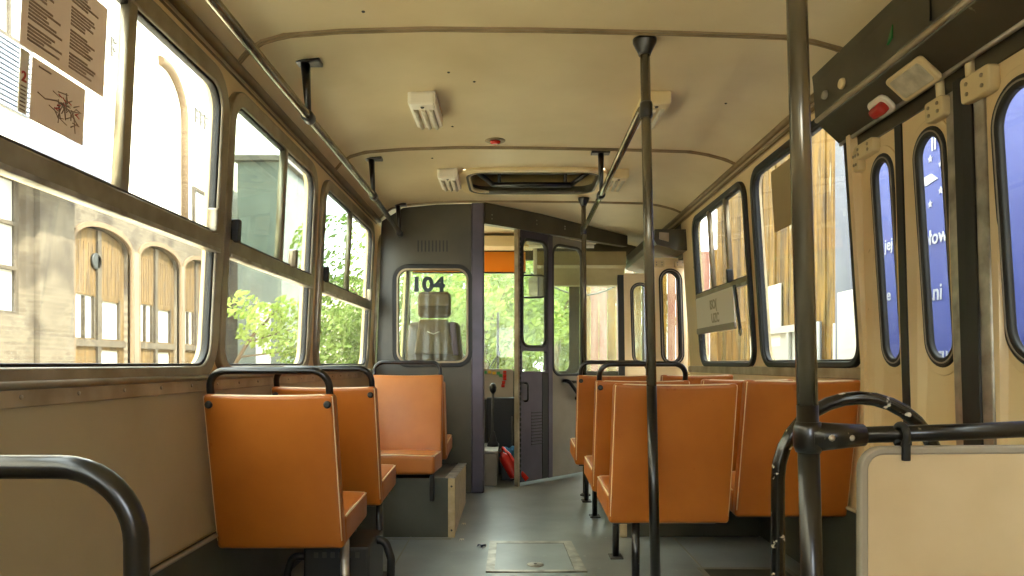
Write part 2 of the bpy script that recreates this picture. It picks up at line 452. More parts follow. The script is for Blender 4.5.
# ribs and cornices
ribs = []
for i, (ya, yb) in enumerate(((2.53, 2.64), (3.92, 4.06), (5.24, 5.36))):
    q = MB(); xr = [-.97 + k * (2.235 / 48) for k in range(49)]
    for sgn, dz in ((0, 0),):
        for (h0, h1, dp) in ((-.016, .016, .007), (-.006, .006, .012)):
            vs = []; fs = []
            for k, x in enumerate(xr):
                y = ya + (yb - ya) * k / 48; z = zc(x)
                vs += [(x, y + h0, z + .002), (x, y + h0 + .003, z - dp), (x, y + h1 - .003, z - dp), (x, y + h1, z + .002)]
                if k:
                    o_ = (k - 1) * 4
                    for e in range(3): fs.append((o_ + e, o_ + 4 + e, o_ + 5 + e, o_ + 1 + e))
            q.add(vs, fs)
    o = q.build('trim_%d' % (5 + i), 'ribm')
    tag(o, ['ceiling joint strip nearest, crossing above the grab poles', 'ceiling joint strip just ahead of the small red ceiling lamp', 'ceiling joint strip above the dark cab partition'][i], 'trim', kind='structure')
q = MB()
for dx, dz, r in ((0, 0, .017), (-.028, -.022, .009)): q.tube([(-.972 + dx, YB, 2.002 + dz), (-.972 + dx, 5.28, 2.002 + dz)], r, 10)
o = q.build('trim_8', 'ribm'); tag(o, 'metal cornice where the left wall meets the ceiling', 'trim', kind='structure')
q = MB()
for dx, dz, r in ((0, 0, .016), (.03, -.022, .009)): q.tube([(1.268 + dx, 2.9, 2.072 + dz), (1.268 + dx, YF, 2.072 + dz)], r, 10)
o = q.build('trim_9', 'ribm'); tag(o, 'tan cornice where the right wall meets the ceiling', 'trim', kind='structure')

# rear bulkhead with rear window
rb = plate('wall_back', 'cream', [(-1.05, 0), (1.4, 0), (1.37, 2.0), (1.2, 2.1), (.1, 2.15), (-.8, 2.1), (-1.0, 2.0)],
           [rrect(-.35, 1.1, .65, 1.75, .12)], FX(YB), -.04, 0)
tag(rb, 'rear wall of the bus with a wide window', 'wall', kind='structure')

# ------------------------------------------------------------------ windows
def window(n, F, a, c, z0, z1, label, glass, frame='alu', bar=None, barm=None, mull=(), latches=(), fw=.045, gas='rubber', ri=.085, visible=True):
    w = empty('window_%d' % n, F((a + c) / 2, z0, 0), label, 'window', kind='structure')
    loc = Vector(w.location)
    def G(u, v, ww):
        return tuple(Vector(F(u, v, ww)) - loc)
    plate('frame', frame, rrect(a - fw, z0 - fw + .01, c + fw, z1 + fw, ri + fw), [rrect(a, z0, c, z1, ri)], G, -.02, .022, w, bev=.006)
    plate('gasket', gas, rrect(a - .004, z0 - .004, c + .004, z1 + .004, ri), [rrect(a + .012, z0 + .012, c - .012, z1 - .012, ri - .01)], G, -.012, .012, w, bev=.003)
    if bar:
        plate('transom', barm or frame, [(a, bar[0]), (c, bar[0]), (c, bar[1]), (a, bar[1])], [], G, -.014, .028, w, bev=.006)
        plate('transom_highlight', 'aluL', [(a, bar[0] - .006), (c, bar[0] - .006), (c, bar[0] + .004), (a, bar[0] + .004)], [], G, .0, .033, w, bev=.002)  # bright strip added as a highlight along the transom
        plate('slide_track', 'iron', [(a, bar[1]), (c, bar[1]), (c, bar[1] + .012), (a, bar[1] + .012)], [], G, -.01, .02, w, bev=.002)
        plate('pane', glass, rrect(a + .006, z0 + .006, c - .006, bar[0] + .002, .05), [], G, -.003, .001, w)
        cuts = [a] + list(mull) + [c]
        for i in range(len(cuts) - 1):
            plate('pane', 'glasst' if (len(mull) and i == 0 and n in (3, 4)) else glass,
                  [(cuts[i], bar[1]), (cuts[i+1], bar[1]), (cuts[i+1], z1 - .03), (cuts[i+1] - (.05 if i == len(cuts) - 2 else 0), z1 - .004), (cuts[i] + (.05 if i == 0 else 0), z1 - .004), (cuts[i], z1 - .03)], [], G, -.003, .001, w)
        for y in mull:
            plate('mullion', barm or frame, [(y - .016, bar[1]), (y + .016, bar[1]), (y + .016, z1), (y - .016, z1)], [], G, -.01, .018, w, bev=.004)
    else:
        plate('pane', glass, rrect(a + .006, z0 + .006, c - .006, z1 - .006, ri - .01), [], G, -.003, .001, w)
    for (y, zz, mt) in latches:
        l = plate('latch', mt, rrect(y - .012, zz, y + .012, zz + .075, .006), [], G, .01, .045, w, bev=.004)
        plate('latch_tab', 'iron', rrect(y + .012, zz + .02, y + .028, zz + .055, .003), [], G, .01, .03, l)
    return w
BAR = (1.337, 1.387)
window(11, FL, *LW[0], Z0, Z1, 'unseen left side window farthest back, added to light the doors', 'glassL', bar=BAR, mull=(-.7,))  # out of view, added to let more daylight onto the middle doors
window(1, FL, *LW[1], Z0, Z1, 'left side window beside the camera', 'glassL', bar=BAR, mull=(.66,))
window(2, FL, *LW[2], Z0, Z1, 'large left window with papers taped to its upper pane', 'glassL', bar=BAR, mull=(1.87,), latches=((2.40, 1.39, 'alu'),))
window(3, FL, *LW[3], Z0, Z1, 'middle left window beside the nearest left seat', 'glassL', bar=BAR, mull=(3.14,), latches=((2.585, 1.39, 'rubber'), (3.27, 1.39, 'alu')))
window(4, FL, *LW[4], Z0, Z1, 'left window next to the dark cab partition', 'glassL', bar=BAR, mull=(4.42,), latches=((3.84, 1.39, 'rubber'), (5.02, 1.39, 'alu')))
window(5, FL, *LW[5], Z0, Z1, "driver's side window in the cab", 'glassL')
window(6, FR, *RW[0], ZR0, ZR1, 'right window beside the middle doors with brown poster', 'glassR', frame='rubber', fw=.026)
window(7, FR, *RW[1], ZR0, ZR1, 'right window with sliding top and white sign plate', 'glassR', frame='rubber', fw=.026, barm='trim', bar=(1.415, 1.445), mull=(4.45, 4.82), latches=((4.40, 1.45, 'rubber'),))
window(8, FR, *RW[2], ZR0, ZR1, 'right window behind the middle doors', 'glassR', frame='rubber', fw=.026)

# papers on window 3, seen from behind
def paper(name, F, u0, u1, v0, v1, w, label, cat, m='paper'):
    o = plate(name, m, [(u0, v0), (u1, v0), (u1, v1), (u0, v1)], [], F, w, w + .0015)
    return tag(o, label, cat)
p1 = paper('timetable_sheet', FL, 1.475, 1.775, 1.607, 1.825, .003, 'brown printed timetable sheet taped high on left window glass', 'paper')
q = MB()
for colx in (1.495, 1.635):
    for k in range(26):
        v = 1.812 - k * .0075
        if k % 7 == 6: continue
        ln = random.uniform(.05, .115)
        q.prism([(colx, v), (colx + ln, v), (colx + ln, v + .0045), (colx, v + .0045)], FL, .0045, .0052)
q.build('printed_lines', 'ink', p1)
p2 = paper('route_map', FL, 1.515, 1.702, 1.466, 1.598, .003, 'brown route map sheet taped below the timetable', 'map')
q = MB()
random.seed(3)
for k in range(34):
    a = random.uniform(0, 2 * PI); r = random.uniform(.005, .05); cu_, cv_ = 1.632 + r * math.cos(a) * 1.1, 1.53 + r * math.sin(a) * .75
    l = random.uniform(.006, .02); b2 = random.uniform(0, PI); du, dv = l * math.cos(b2), l * math.sin(b2)
    q.tube([FL(cu_ - du, cv_ - dv, .0048), FL(cu_ + du, cv_ + dv, .0048)], .0012, 4)
q.tube([FL(1.535, 1.53, .0048), FL(1.56, 1.525, .0048), FL(1.60, 1.535, .0048), FL(1.64, 1.53, .0048), FL(1.68, 1.505, .0048)], .0016, 4)
q.tube([FL(1.535, 1.585, .0048), FL(1.575, 1.585, .0048)], .002, 4)
q.build('map_lines', 'ink', p2)
q = MB()
for k in range(9):
    u, v = 1.632 + random.uniform(-.05, .05), 1.53 + random.uniform(-.035, .035)
    q.tube([FL(u, v, .005), FL(u + .012, v + random.uniform(-.008, .008), .005)], .0014, 4)
q.build('red_map_lines', 'inkred', p2)
p3 = paper('line_number_strip', FL, 1.478, 1.504, 1.47, 1.60, .003, 'narrow white strip with a red 2 beside the route map', 'paper', 'white')
text_mesh('red_numeral', 'inkred', '2', .03, lambda u, v, w: FL(1.483 + u, 1.535 + v, w), .005, p3, .0006)
q = MB()
for k in range(7): q.prism([(1.482, 1.475 + k * .008), (1.499, 1.475 + k * .008), (1.499, 1.478 + k * .008), (1.482, 1.478 + k * .008)], FL, .0045, .005)
q.build('printed_lines', 'ink', p3)
o = paper('poster', FR, 3.36, 3.68, 1.62, 1.93, .003, 'plain brown back of a poster on the right window glass', 'poster', 'dkpaper')
random.seed(11)

# white sign plate on window 8
sg = plate('window_sign_plate', 'wsign', rrect(4.33, 1.17, 5.19, 1.415, .012), [], FR, .028, .036, bev=.002)
tag(sg, 'white sign plate hanging inside the sliding right window', 'sign')
sgf = plate('plate_edge', 'greyrub', rrect(4.325, 1.165, 5.195, 1.20, .01), [], FR, .024, .042, sg, bev=.003)
Fs = lambda px, pv: (lambda u, v, w: FR(px - u, pv + v, w))
text_mesh('faint_lettering', 'faint', 'ISO(', .085, Fs(4.83, 1.315), .038, sg, .002)
text_mesh('faint_lettering', 'faint', 'UZC', .085, Fs(4.81, 1.225), .038, sg, .002)
q = MB(); q.prism([(4.27, 1.42), (4.30, 1.42), (4.25, 1.16), (4.22, 1.16)], FR, .03, .042); arm = q.build('hanger_arm', 'rubber', sg)
for y, v in ((4.235, 1.14), (5.10, 1.14)):
    q = MB(); c = Vector(FR(y, v, .036)); q.tube([c + Vector((0, .022 * math.cos(t * PI / 8), .022 * math.sin(t * PI / 8))) for t in range(16)], .004, 6, closed=True); q.build('ring', 'iron', sg)

# ------------------------------------------------------------------ folding doors
def leaf(parent, F, y0, y1, zb, zt, g0, g1, gz0, gz1, name='leaf'):
    """one door leaf in plate space F, window glass g0..g1"""
    r = (g1 - g0) / 2
    lf = plate(name, 'cream', rrect(y0, zb, y1, zt, .01), [rrect(g0 - .012, gz0 - .012, g1 + .012, gz1 + .012, r + .012, 10)], F, -.003, .012, parent, bev=.002)
    plate('window_surround', 'cream', rrect(g0 - .05, gz0 - .05, g1 + .05, gz1 + .05, r + .05, 10), [rrect(g0 - .026, gz0 - .026, g1 + .026, gz1 + .026, r + .026, 10)], F, .010, .017, lf, bev=.003)
    plate('gasket', 'rubber', rrect(g0 - .021, gz0 - .021, g1 + .021, gz1 + .021, r + .021, 10), [rrect(g0, gz0, g1, gz1, r, 10)], F, .0, .022, lf, bev=.006)
    plate('gasket_lip', 'greyrub', rrect(g0 - .013, gz0 - .013, g1 + .013, gz1 + .013, r + .013, 10), [rrect(g0 - .010, gz0 - .010, g1 + .010, gz1 + .010, r + .010, 10)], F, .02, .0245, lf, bev=.001)
    plate('pane', 'glassR', rrect(g0 - .006, gz0 - .006, g1 + .006, gz1 + .006, r + .006, 10), [], F, .006, .010, lf)
    return lf
def hinge(parent, F, y, z, w=.085, h=.055, pin=None):
    bl = plate('hinge_block', 'ivory', rrect(y - w / 2, z - h / 2, y + w / 2, z + h / 2, .008), [], F, .012, .045, parent, bev=.005)
    q = MB()
    for a in (-.28, .28):
        for c in (-.22, .22):
            q.lathe(F(y + a * w, z + c * h, .045), [(.006, 0), (.006, .003), (.003, .004)], (F(0, 1, 1)[0] - F(0, 1, 0)[0], F(0, 1, 1)[1] - F(0, 1, 0)[1], 0), 8)
    q.build('bolt', 'trim', bl)
    if pin:
        q = MB(); q.tube([F(y + pin, z + h / 2 - .01, .03), F(y + pin, z + h / 2 + .10, .03)], .013, 12); q.build('hinge_pin', 'ivory', bl)
def edge_strip(parent, F, y0, y1, m, w1=.02):
    plate('edge_seal' if m == 'rubber' else 'edge_rail', m, [(y0, .0), (y1, .0), (y1, 1.80), (y0, 1.80)], [], F, -.02, w1, parent, bev=.004)

GZ0, GZ1 = .965, 1.69
FRd = lambda u, v, w: FR(u, v, w - .022)
d1 = empty('door_1', (0, 0, 0), 'front half of the cream middle folding door', 'door', kind='structure')
l1 = leaf(d1, FRd, 2.53, 2.79, 0, 1.785, 2.572, 2.682, GZ0, GZ1)
l2 = leaf(d1, FRd, 2.225, 2.485, 0, 1.785, 2.265, 2.398, GZ0, GZ1)
edge_strip(d1, FRd, 2.488, 2.527, 'rubber', .016)
edge_strip(d1, FRd, 2.180, 2.223, 'aluL', .018)
edge_strip(d1, FRd, 2.140, 2.178, 'rubber', .024)
hinge(l1, FRd, 2.70, 1.755, .13, .045); hinge(l1, FRd, 2.765, 1.73, .03, .075)
hinge(l2, FRd, 2.25, 1.745, .085, .055, -.02)
d2 = empty('door_2', (0, 0, 0), 'rear half of the cream middle folding door', 'door', kind='structure')
l3 = leaf(d2, FRd, 1.74, 2.05, 0, 1.785, 1.82, 2.005, GZ0, GZ1)
l4 = leaf(d2, FRd, 1.40, 1.71, 0, 1.785, 1.48, 1.62, GZ0, GZ1)
edge_strip(d2, FRd, 2.052, 2.096, 'aluL', .018)
edge_strip(d2, FRd, 2.098, 2.138, 'rubber', .024)
edge_strip(d2, FRd, 1.712, 1.738, 'rubber', .016)
hinge(l3, FRd, 2.05, 1.745, .12, .065, .035)
# front door: two folded leaf pairs standing across the opening
def across(x_in, y, ang):
    ca, sa = math.cos(ang), math.sin(ang)
    return lambda u, v, w: (x_in + u * ca + w * sa - .03 * max(0, v - .95), y - w * ca + u * sa, v)
d3 = empty('door_3', (0, 0, 0), 'front folding door leaves folded back nearest the right windows', 'door', kind='structure')
FA = across(1.135, 5.78, .06); lf = leaf(d3, FA, 0, .29, .03, 1.80, .085, .225, GZ0, GZ1)
plate('edge_seal', 'rubber', [(-.022, .03), (0, .03), (0, 1.8), (-.022, 1.8)], [], FA, -.02, .02, d3, bev=.004)
hinge(lf, FA, .06, 1.75, .08, .045); hinge(lf, FA, .23, 1.75, .08, .045)
FB = across(1.135, 5.84, .06); leaf(d3, FB, 0, .29, .03, 1.80, .085, .225, GZ0, GZ1)
d4 = empty('door_4', (0, 0, 0), 'front folding door leaf folded beside the windscreen', 'door', kind='structure')
FC = across(1.07, 6.78, .0); leaf(d4, FC, 0, .31, .03, 1.80, .085, .225, GZ0, GZ1)
plate('edge_seal', 'rubber', [(-.05, .03), (0, .03), (0, 1.8), (-.05, 1.8)], [], FC, -.02, .02, d4, bev=.004)

# door gear covers over both doors
def gear_cover(name, y0, y1, label, low=0):
    o = empty(name, (1.25, y0, 1.95), label, 'door gear cover')
    loc = Vector(o.location)
    P = lambda x, y, z: Vector((x, y, z)) - loc
    poly = [(1.20, 2.098), (1.205, 2.06), (1.212, 1.935), (1.225, 1.908), (1.315, 1.825), (1.325, 1.825), (1.318, 1.93), (1.30, 2.02), (1.27, 2.066)]
    if low: poly = [(1.09, 1.975), (1.08, 1.90), (1.10, 1.86), (1.26, 1.815), (1.345, 1.815), (1.338, 1.975)]
    q = MB(); q.prism(poly, lambda u, v, w: P(u, w, v), y0, y1); q.build('cover_body', 'box', o)
    if low:
        q = MB(); q.prism([(1.12, 1.90), (1.19, 1.88), (1.19, 1.945), (1.12, 1.95)], lambda u, v, w: P(u, w, v), y0 - .02, y0); q.build('end_plate', 'trim', o); return o, P
    q = MB(); q.tube([P(1.315, y0 - .005, 1.828), P(1.315, y1, 1.828)], .009, 8); q.build('bottom_strip', 'aluL', o)
    q = MB(); q.tube([P(1.219, y0 - .004, 1.922), P(1.219, y1, 1.922)], .010, 8); q.build('corner_bead', 'trim', o)
    return o, P
gc, P = gear_cover('door_gear_cover', 1.2, 2.88, 'dark olive mechanism cover above the middle doors')
def on_face(y, z): return P(1.207, y, z)
def stud(y, z, m, r, nm):
    q = MB(); x = 1.2055 + (2.06 - z) / .125 * .0068
    q.lathe(P(x, y, z), [(r, 0), (r, .008), (r * .8, .014)], (-1, 0, .06), 18); return q.build(nm, m, gc)
stud(2.77, 1.985, 'greyrub', .017, 'push_button'); stud(2.63, 1.974, 'ivory', .020, 'round_cap')
q = MB(); q.prism([(2.285, 1.985), (2.315, 1.975), (2.28, 2.025)], lambda u, v, w: P(1.2075 - w, u, v), -.003, .004); q.build('green_sticker', 'green', gc)
q = MB(); f = lambda u, v, w: P(1.2075 - w, u, v)
for a in (((1.5, 1.94), (1.505, 2.04)), ((1.5, 2.035), (2.08, 2.04)), ((2.075, 1.94), (2.08, 2.04))):
    (u0, v0), (u1, v1) = a; q.prism([(u0, v0), (u1, v0), (u1, v1), (u0, v1)], f, -.002, .003)
q.build('flap_outline', 'rubber', gc)
dvec = Vector((.09, 0, -.083)).normalized(); nvec = Vector((-.083, 0, -.09)).normalized()
und = lambda u, v, w: P(1.225, 0, 1.908) + dvec * v + Vector((0, u, 0)) + nvec * w
plate_o = plate('step_lamp', 'ivory', rrect(2.19, .028, 2.38, .116, .01), [], und, 0, .016, gc, bev=.006)
plate('lamp_lens', 'diff', rrect(2.205, .038, 2.365, .106, .008), [], und, .013, .019, plate_o, bev=.003)
wl_ = plate('warning_lamp', 'white', rrect(2.45, .055, 2.555, .118, .022), [], und, 0, .014, gc, bev=.006)
q = MB(); q.rbox((.075, .042, .046), .016, 3, lambda p: und(2.50 + p.x, .088 + p.y, .022 + p.z)); q.build('red_lens', 'red', wl_)
gear_cover('door_gear_cover', 5.48, 6.95, 'dark mechanism cover above the open front door', 1)

# ================================================================== CAB PARTITION
A = Vector((-.205, 5.34)); E = Vector((1.03, 6.63)); DV = (E - A).normalized(); NV = Vector((DV.y, -DV.x))
def D(u, v, w): p = A + DV * u + NV * w; return (p.x, p.y, v)      # diagonal part; w towards the saloon
PF = FX(5.30)
wp = plate('wall_partition', 'dark', [(-1.03, 0), (-.225, 0), (-.225, 2.13), (-.55, 2.125), (-.8, 2.10), (-.96, 2.0)],
           [rrect(-.85, .955, -.318, 1.655, .085)], PF, -.03, 0)
tag(wp, 'dark cab partition with the number 104 on its window', 'wall', kind='structure')
plate('gasket', 'rubber', rrect(-.872, .933, -.296, 1.677, .105), [rrect(-.838, .967, -.33, 1.643, .075)], PF, -.02, .014, wp, bev=.006)
plate('gasket_lip', 'trim', rrect(-.846, .959, -.322, 1.651, .08), [rrect(-.836, .969, -.332, 1.641, .073)], PF, .0, .018, wp, bev=.002)
plate('pane', 'glassC', rrect(-.84, .965, -.328, 1.645, .075), [], PF, -.012, -.008, wp)
text_mesh('number_sticker', 'sticker', '104', .148, lambda u, v, w: PF(-.745 + u * 1.13, 1.487 + v, w), -.006, wp, .006)
q = MB()
for k in range(9):
    x = -.69 + k * .0265; q.prism(rrect(x - .005, 1.775, x + .005, 1.86, .005, 3), PF, -.001, .004)
q.build('vent_slots', 'rubber', wp)
pl = MB(); pl.box((-.30, 5.285, 0), (-.205, 5.36, 2.135), .012); pl.build('edge_post', 'dark2', wp)
# header beam along the diagonal
q = MB(); q.prism([(-.02, 1.985), (1.80, 2.03), (1.80, 2.13), (.6, 2.15), (-.02, 2.14)], D, -.03, .03); q.build('header_beam', 'dark', wp)
q = MB()
for u, v in ((.05, 2.06), (.05, 2.03), (.55, 2.09), (.55, 2.06), (.9, 2.09), (.9, 2.07)): q.lathe(D(u, v, .03), [(.006, 0), (.004, .003)], (NV.x, NV.y, 0), 8)
q.build('rivet_row', 'aluL', wp)
# half door with louvre and two small windows
L1, L2, L3 = .355, .705, 1.16
dc = empty('door_5', D(L1, 0, 0), 'violet grey cab half door with louvre and two small windows', 'door', kind='structure')
loc = Vector(dc.location); DD = lambda u, v, w: tuple(Vector(D(u, v, w)) - loc)
plate('door_panel', 'dark2', [(L1 + .03, .03), (L2, .03), (L2, 1.995), (L1 + .03, 1.995)],
      [rrect(L1 + .045, 1.09, L2 - .012, 1.93, .07), rrect(L1 + .045, .885, L2 - .012, 1.055, .02)], DD, -.02, .012, dc, bev=.003)
plate('gasket', 'rubber', rrect(L1 + .038, 1.082, L2 - .005, 1.938, .078), [rrect(L1 + .05, 1.096, L2 - .018, 1.924, .065)], DD, -.01, .02, dc, bev=.004)
plate('pane', 'glassC', rrect(L1 + .045, 1.09, L2 - .012, 1.93, .07), [], DD, -.006, -.002, dc)
plate('pane', 'glassC', rrect(L1 + .045, .885, L2 - .012, 1.055, .02), [], DD, -.006, -.002, dc)
q = MB()
for k in range(11): q.prism([(L1 + .15, .31 + k * .025), (L2 - .06, .31 + k * .025), (L2 - .06, .318 + k * .025), (L1 + .15, .318 + k * .025)], DD, .010, .018)
q.build('louvre', 'rubber', dc)
q = MB(); q.tube(fillet([DD(L1 + .07, .66, .01), DD(L1 + .07, .66, .05), DD(L1 + .07, .80, .05), DD(L1 + .07, .80, .01)], .02), .009, 8); q.build('door_handle', 'black', dc)
plate('dark_edge', 'rubber', [(L2 - .07, .03), (L2, .03), (L2, .88), (L2 - .07, .88)], [], DD, .011, .016, dc)
# jamb of the opening with its toothed seal
q = MB(); q.prism([(L1 - .012, 0), (L1 + .008, 0), (L1 + .008, 2.0), (L1 - .012, 2.0)], D, -.02, .02); jb = q.build('trim_10', 'trim')
tag(jb, 'pale jamb with dark toothed seal beside the cab opening', 'trim', kind='structure')
q = MB()
for k in range(46): q.box((-.006, -.006, -.013), (.006, .006, .013), .002, Matrix.Translation(D(L1 + .013, .12 + k * .04, .022)))
q.build('toothed_seal', 'rubber', jb)
# cab door
dd = empty('door_6', D(L2, 0, 0), 'grey cab door with tall rounded window behind the right seats', 'door', kind='structure')
loc2 = Vector(dd.location); DE = lambda u, v, w: tuple(Vector(D(u, v, w)) - loc2)
plate('door_panel', 'cabdoor', [(L2 + .005, .03), (L3 + .03, .03), (L3 + .03, 1.995), (L2 + .005, 1.995)],
      [rrect(L2 + .058, .86, L3 + .0, 1.93, .09)], DE, -.02, .014, dd, bev=.003)
plate('edge_rail', 'dark2', [(L2 + .003, .03), (L2 + .05, .03), (L2 + .05, 1.995), (L2 + .003, 1.995)], [], DE, .013, .02, dd, bev=.003)
plate('gasket', 'rubber', rrect(L2 + .05, .852, L3 + .008, 1.938, .098), [rrect(L2 + .064, .866, L3 - .006, 1.924, .083)], DE, -.01, .022, dd, bev=.004)
plate('pane', 'glassC', rrect(L2 + .058, .86, L3 + .0, 1.93, .09), [], DE, -.006, -.002, dd)
q = MB(); q.tube(fillet([DE(L2 + .20, .81, .014), DE(L2 + .20, .81, .07), DE(L2 + .36, .66, .07), DE(L2 + .36, .66, .014)], .03), .016, 10)
q.tube(fillet([DE(L2 + .20, .80, .06), DE(L2 + .32, .80, .06), DE(L2 + .40, .68, .06)], .04), .013, 8); q.build('door_handle', 'black', dd)

# ================================================================== CAB INTERIOR
fw = plate('wall_front', 'dark', [(-1.04, 0), (1.38, 0), (1.34, 2.0), (1.2, 2.12), (.1, 2.15), (-.8, 2.12), (-1.0, 2.0)],
           [rrect(-1.0, .88, .56, 1.965, .06), rrect(.66, .88, 1.28, 1.985, .10)], FX(YF), -.04, 0)
tag(fw, 'front wall around the two windscreen panes', 'wall', kind='structure')
wi = plate('window_9', 'glassF', rrect(-1.01, .87, .57, 1.975, .07), [], FX(YF), -.02, -.015); tag(wi, 'hazy windscreen pane in front of the driver', 'window', kind='structure')
wi = plate('window_10', 'glassF', rrect(.65, .87, 1.29, 1.995, .11), [], FX(YF), -.02, -.015); tag(wi, 'hazy windscreen pane beside the front door', 'window', kind='structure')
# sun blind, header, destination box
hb = empty('sun_blind', (-.45, 6.86, 1.835), 'orange sun blind across the top of the windscreen', 'sun blind')
h_ = MB(); h_.box((-.5, .03, -.01), (.58, .05, .19), .004); h_.build('blind_cloth', 'blind', hb)
h_ = MB(); h_.tube([(-.5, .02, .235), (.58, .02, .235)], .035, 14); h_.build('roller', 'navy', hb)
h_ = MB(); h_.tube([(-.5, .03, -.012), (.58, .03, -.012)], .008, 8); h_.build('bottom_bar', 'iron', hb)
q = MB(); q.prism([(6.62, 1.985), (6.98, 1.985), (6.98, 1.70), (6.86, 1.70), (6.70, 1.84), (6.62, 1.86)], lambda u, v, w: (w, u, v), .22, 1.05)
o = q.build('destination_box', 'beigebox'); tag(o, 'beige destination box above the right windscreen pane', 'destination box')
q = MB(); q.box((-.4, 6.55, 2.02), (.2, 6.80, 2.12), .01); o = q.build('header_panel', 'cream'); tag(o, 'cream panel above the cab sun blind', 'panel')
# strip lamp over the cab
la = empty('strip_lamp', (.45, 6.42, 2.0), 'bluish white strip lamp above the cab doors', 'lamp')
q = MB(); q.box((-.32, -.03, .02), (.30, .03, .11), .006); q.build('lamp_base', 'white', la)
q = MB(); q.tube([(-.3, 0, 0), (.28, 0, 0)], .018, 12); q.build('tube', 'white', la)
# cab mirror
mi = empty('cab_mirror', (.19, 6.55, 1.655), 'round-cornered mirror hanging inside the windscreen', 'mirror')
q = MB(); q.tube([(x, -.01, z) for x, z in rrect(-.16, -.10, .12, .10, .05)], .009, 8, closed=True); q.build('mirror_rim', 'black', mi)
q = MB(); q.prism(rrect(-.04, -.09, .11, .09, .04), lambda u, v, w: (u, w, v), 0, .01); q.build('mirror_face', 'mirror', mi)
q = MB(); q.tube([(.02, 0, .1), (.02, 0, .36)], .018, 10); q.build('reflection_bar', 'white', mi)  # white bar stands in for the ceiling light's reflection
# dashboard and console
da = empty('dashboard', (-.4, 6.75, .6), 'dark dashboard with sloping panel of coloured buttons', 'dashboard')
q = MB(); q.prism([(-.35, -.6), (.28, -.6), (.28, .24), (.0, .28), (-.2, .24), (-.35, .05)], lambda u, v, w: (w, u, v), -.58, .40); q.build('dash_body', 'dark', da)
pf = lambda u, v, w: (u, -.36 + v * .35 - w * .8, .07 + v * .82 + w * .35)
plate('button_panel', 'console', rrect(.08, -.04, .405, .27, .015), [], pf, .0, .03, da, bev=.006)
bi = [('green', .16, .235), ('yellow', .20, .235), ('yellow', .24, .225), ('green', .28, .225), ('red', .335, .235), ('red', .335, .20), ('red', .335, .165), ('green', .30, .20), ('red', .325, .125), ('red', .32, .09), ('yellow', .12, .235)]
for m_, u, v in bi:
    q = MB(); q.prism(rrect(u - .015, v - .014, u + .015, v + .014, .005, 3), pf, .03, .045); q.build('button', m_, da)
sw = empty('steering_wheel', (-.64, 6.2, .98), 'black steering wheel ahead of the driver seat', 'steering wheel')
q = MB(); q.tube([(.23 * math.cos(t * PI / 16), .23 * math.sin(t * PI / 16) * .85, .23 * math.sin(t * PI / 16) * .5) for t in range(32)], .014, 10, closed=True); q.build('wheel_rim', 'black', sw)
q = MB()
for t in (0, 2 * PI / 3, 4 * PI / 3): q.tube([(0, 0, -.03), (.23 * math.cos(t), .23 * math.sin(t) * .85, .23 * math.sin(t) * .5)], .01, 8)
q.tube([(0, 0, -.02), (.0, .2, -.38)], .025, 10); q.build('spokes_and_column', 'black', sw)
# driver seat
ds = empty('driver_seat', (-.63, 5.85, 0), 'brown driver seat with tall headrest behind the 104 window', 'seat')
q = MB(); q.rbox((.27, .10, .215), .045, 4, lambda p: (p.x, p.y, 1.43 + p.z)); hd = q.build('headrest', 'seatgrey', ds)
q = MB(); q.rbox((.24, .02, .09), .008, 3, lambda p: (p.x, p.y - .052, 1.465 + p.z)); q.build('headrest_patch', 'seatlt', hd)
q = MB(); q.rbox((.47, .12, .62), .05, 5, lambda p: (p.x * (1 - .12 * max(0, p.z) / .3), p.y - .02 * p.z, .98 + p.z)); bk = q.build('backrest', 'seatgrey', ds)
q = MB(); q.rbox((.27, .03, .28), .014, 4, lambda p: (p.x * (1 + .16 * -p.z / .14), p.y - .065, 1.17 + p.z)); q.build('back_pocket', 'seatlt', bk)
q = MB(); q.rbox((.045, .03, .26), .012, 3, lambda p: (p.x + .165 - p.z * .1, p.y - .062, 1.15 + p.z)); q.build('purple_strip', 'purple', bk)
q = MB(); q.tube([(-.05, -.085, 1.21), (0, -.087, 1.19), (.05, -.085, 1.21)], .004, 6); q.build('white_mark', 'white', bk)
q = MB(); q.rbox((.50, .46, .13), .05, 4, lambda p: (p.x, p.y + .25, .62 + p.z)); q.build('cushion', 'seatgrey', ds)
q = MB(); q.box((-.18, .08, 0), (.18, .42, .56), .02); q.build('pedestal', 'dark', ds)
# gear lever on engine cover
ec = empty('engine_cover', (-.17, 5.75, 0), 'low grey metal box at the cab opening', 'box')
q = MB(); q.box((-.06, -.16, 0), (.055, .35, .255), .01); q.build('cover_body', 'cabdoor', ec)
q = MB(); q.box((-.065, -.165, .255), (.06, .36, .28), .006); q.build('cover_lid', 'aluL', ec)
gl = empty('gear_lever', (-.155, 5.87, .28), 'long gear lever with black knob in the cab', 'lever')
q = MB(); q.tube([(0, 0, 0), (-.005, 0, .12), (.0, 0, .44)], [.014, .012, .010], 10); q.build('lever_rod', 'iron', gl)
q = MB(); q.lathe((0, 0, .43), [(.012, 0), (.026, .02), (.03, .05), (.022, .075), (.008, .085)], (0, 0, 1), 16); q.build('knob', 'black', gl)
q = MB(); q.lathe((0, 0, -.0), [(.05, 0), (.042, .03), (.03, .045), (.032, .06), (.02, .09), (.014, .12)], (0, 0, 1), 16); q.build('gaiter', 'rubber', gl)
cp = empty('cab_control_panel', (-.02, 6.19, 0), 'black cabinet below the dashboard beside the gear lever', 'cabinet')
q = MB(); q.box((-.20, 0, 0), (.06, .14, .66), .01); q.build('cabinet_body', 'rubber', cp)
q = MB(); q.tube([(.02, -.01, .1), (.02, -.02, .5)], .008, 8); q.build('grab_bar', 'iron', cp)
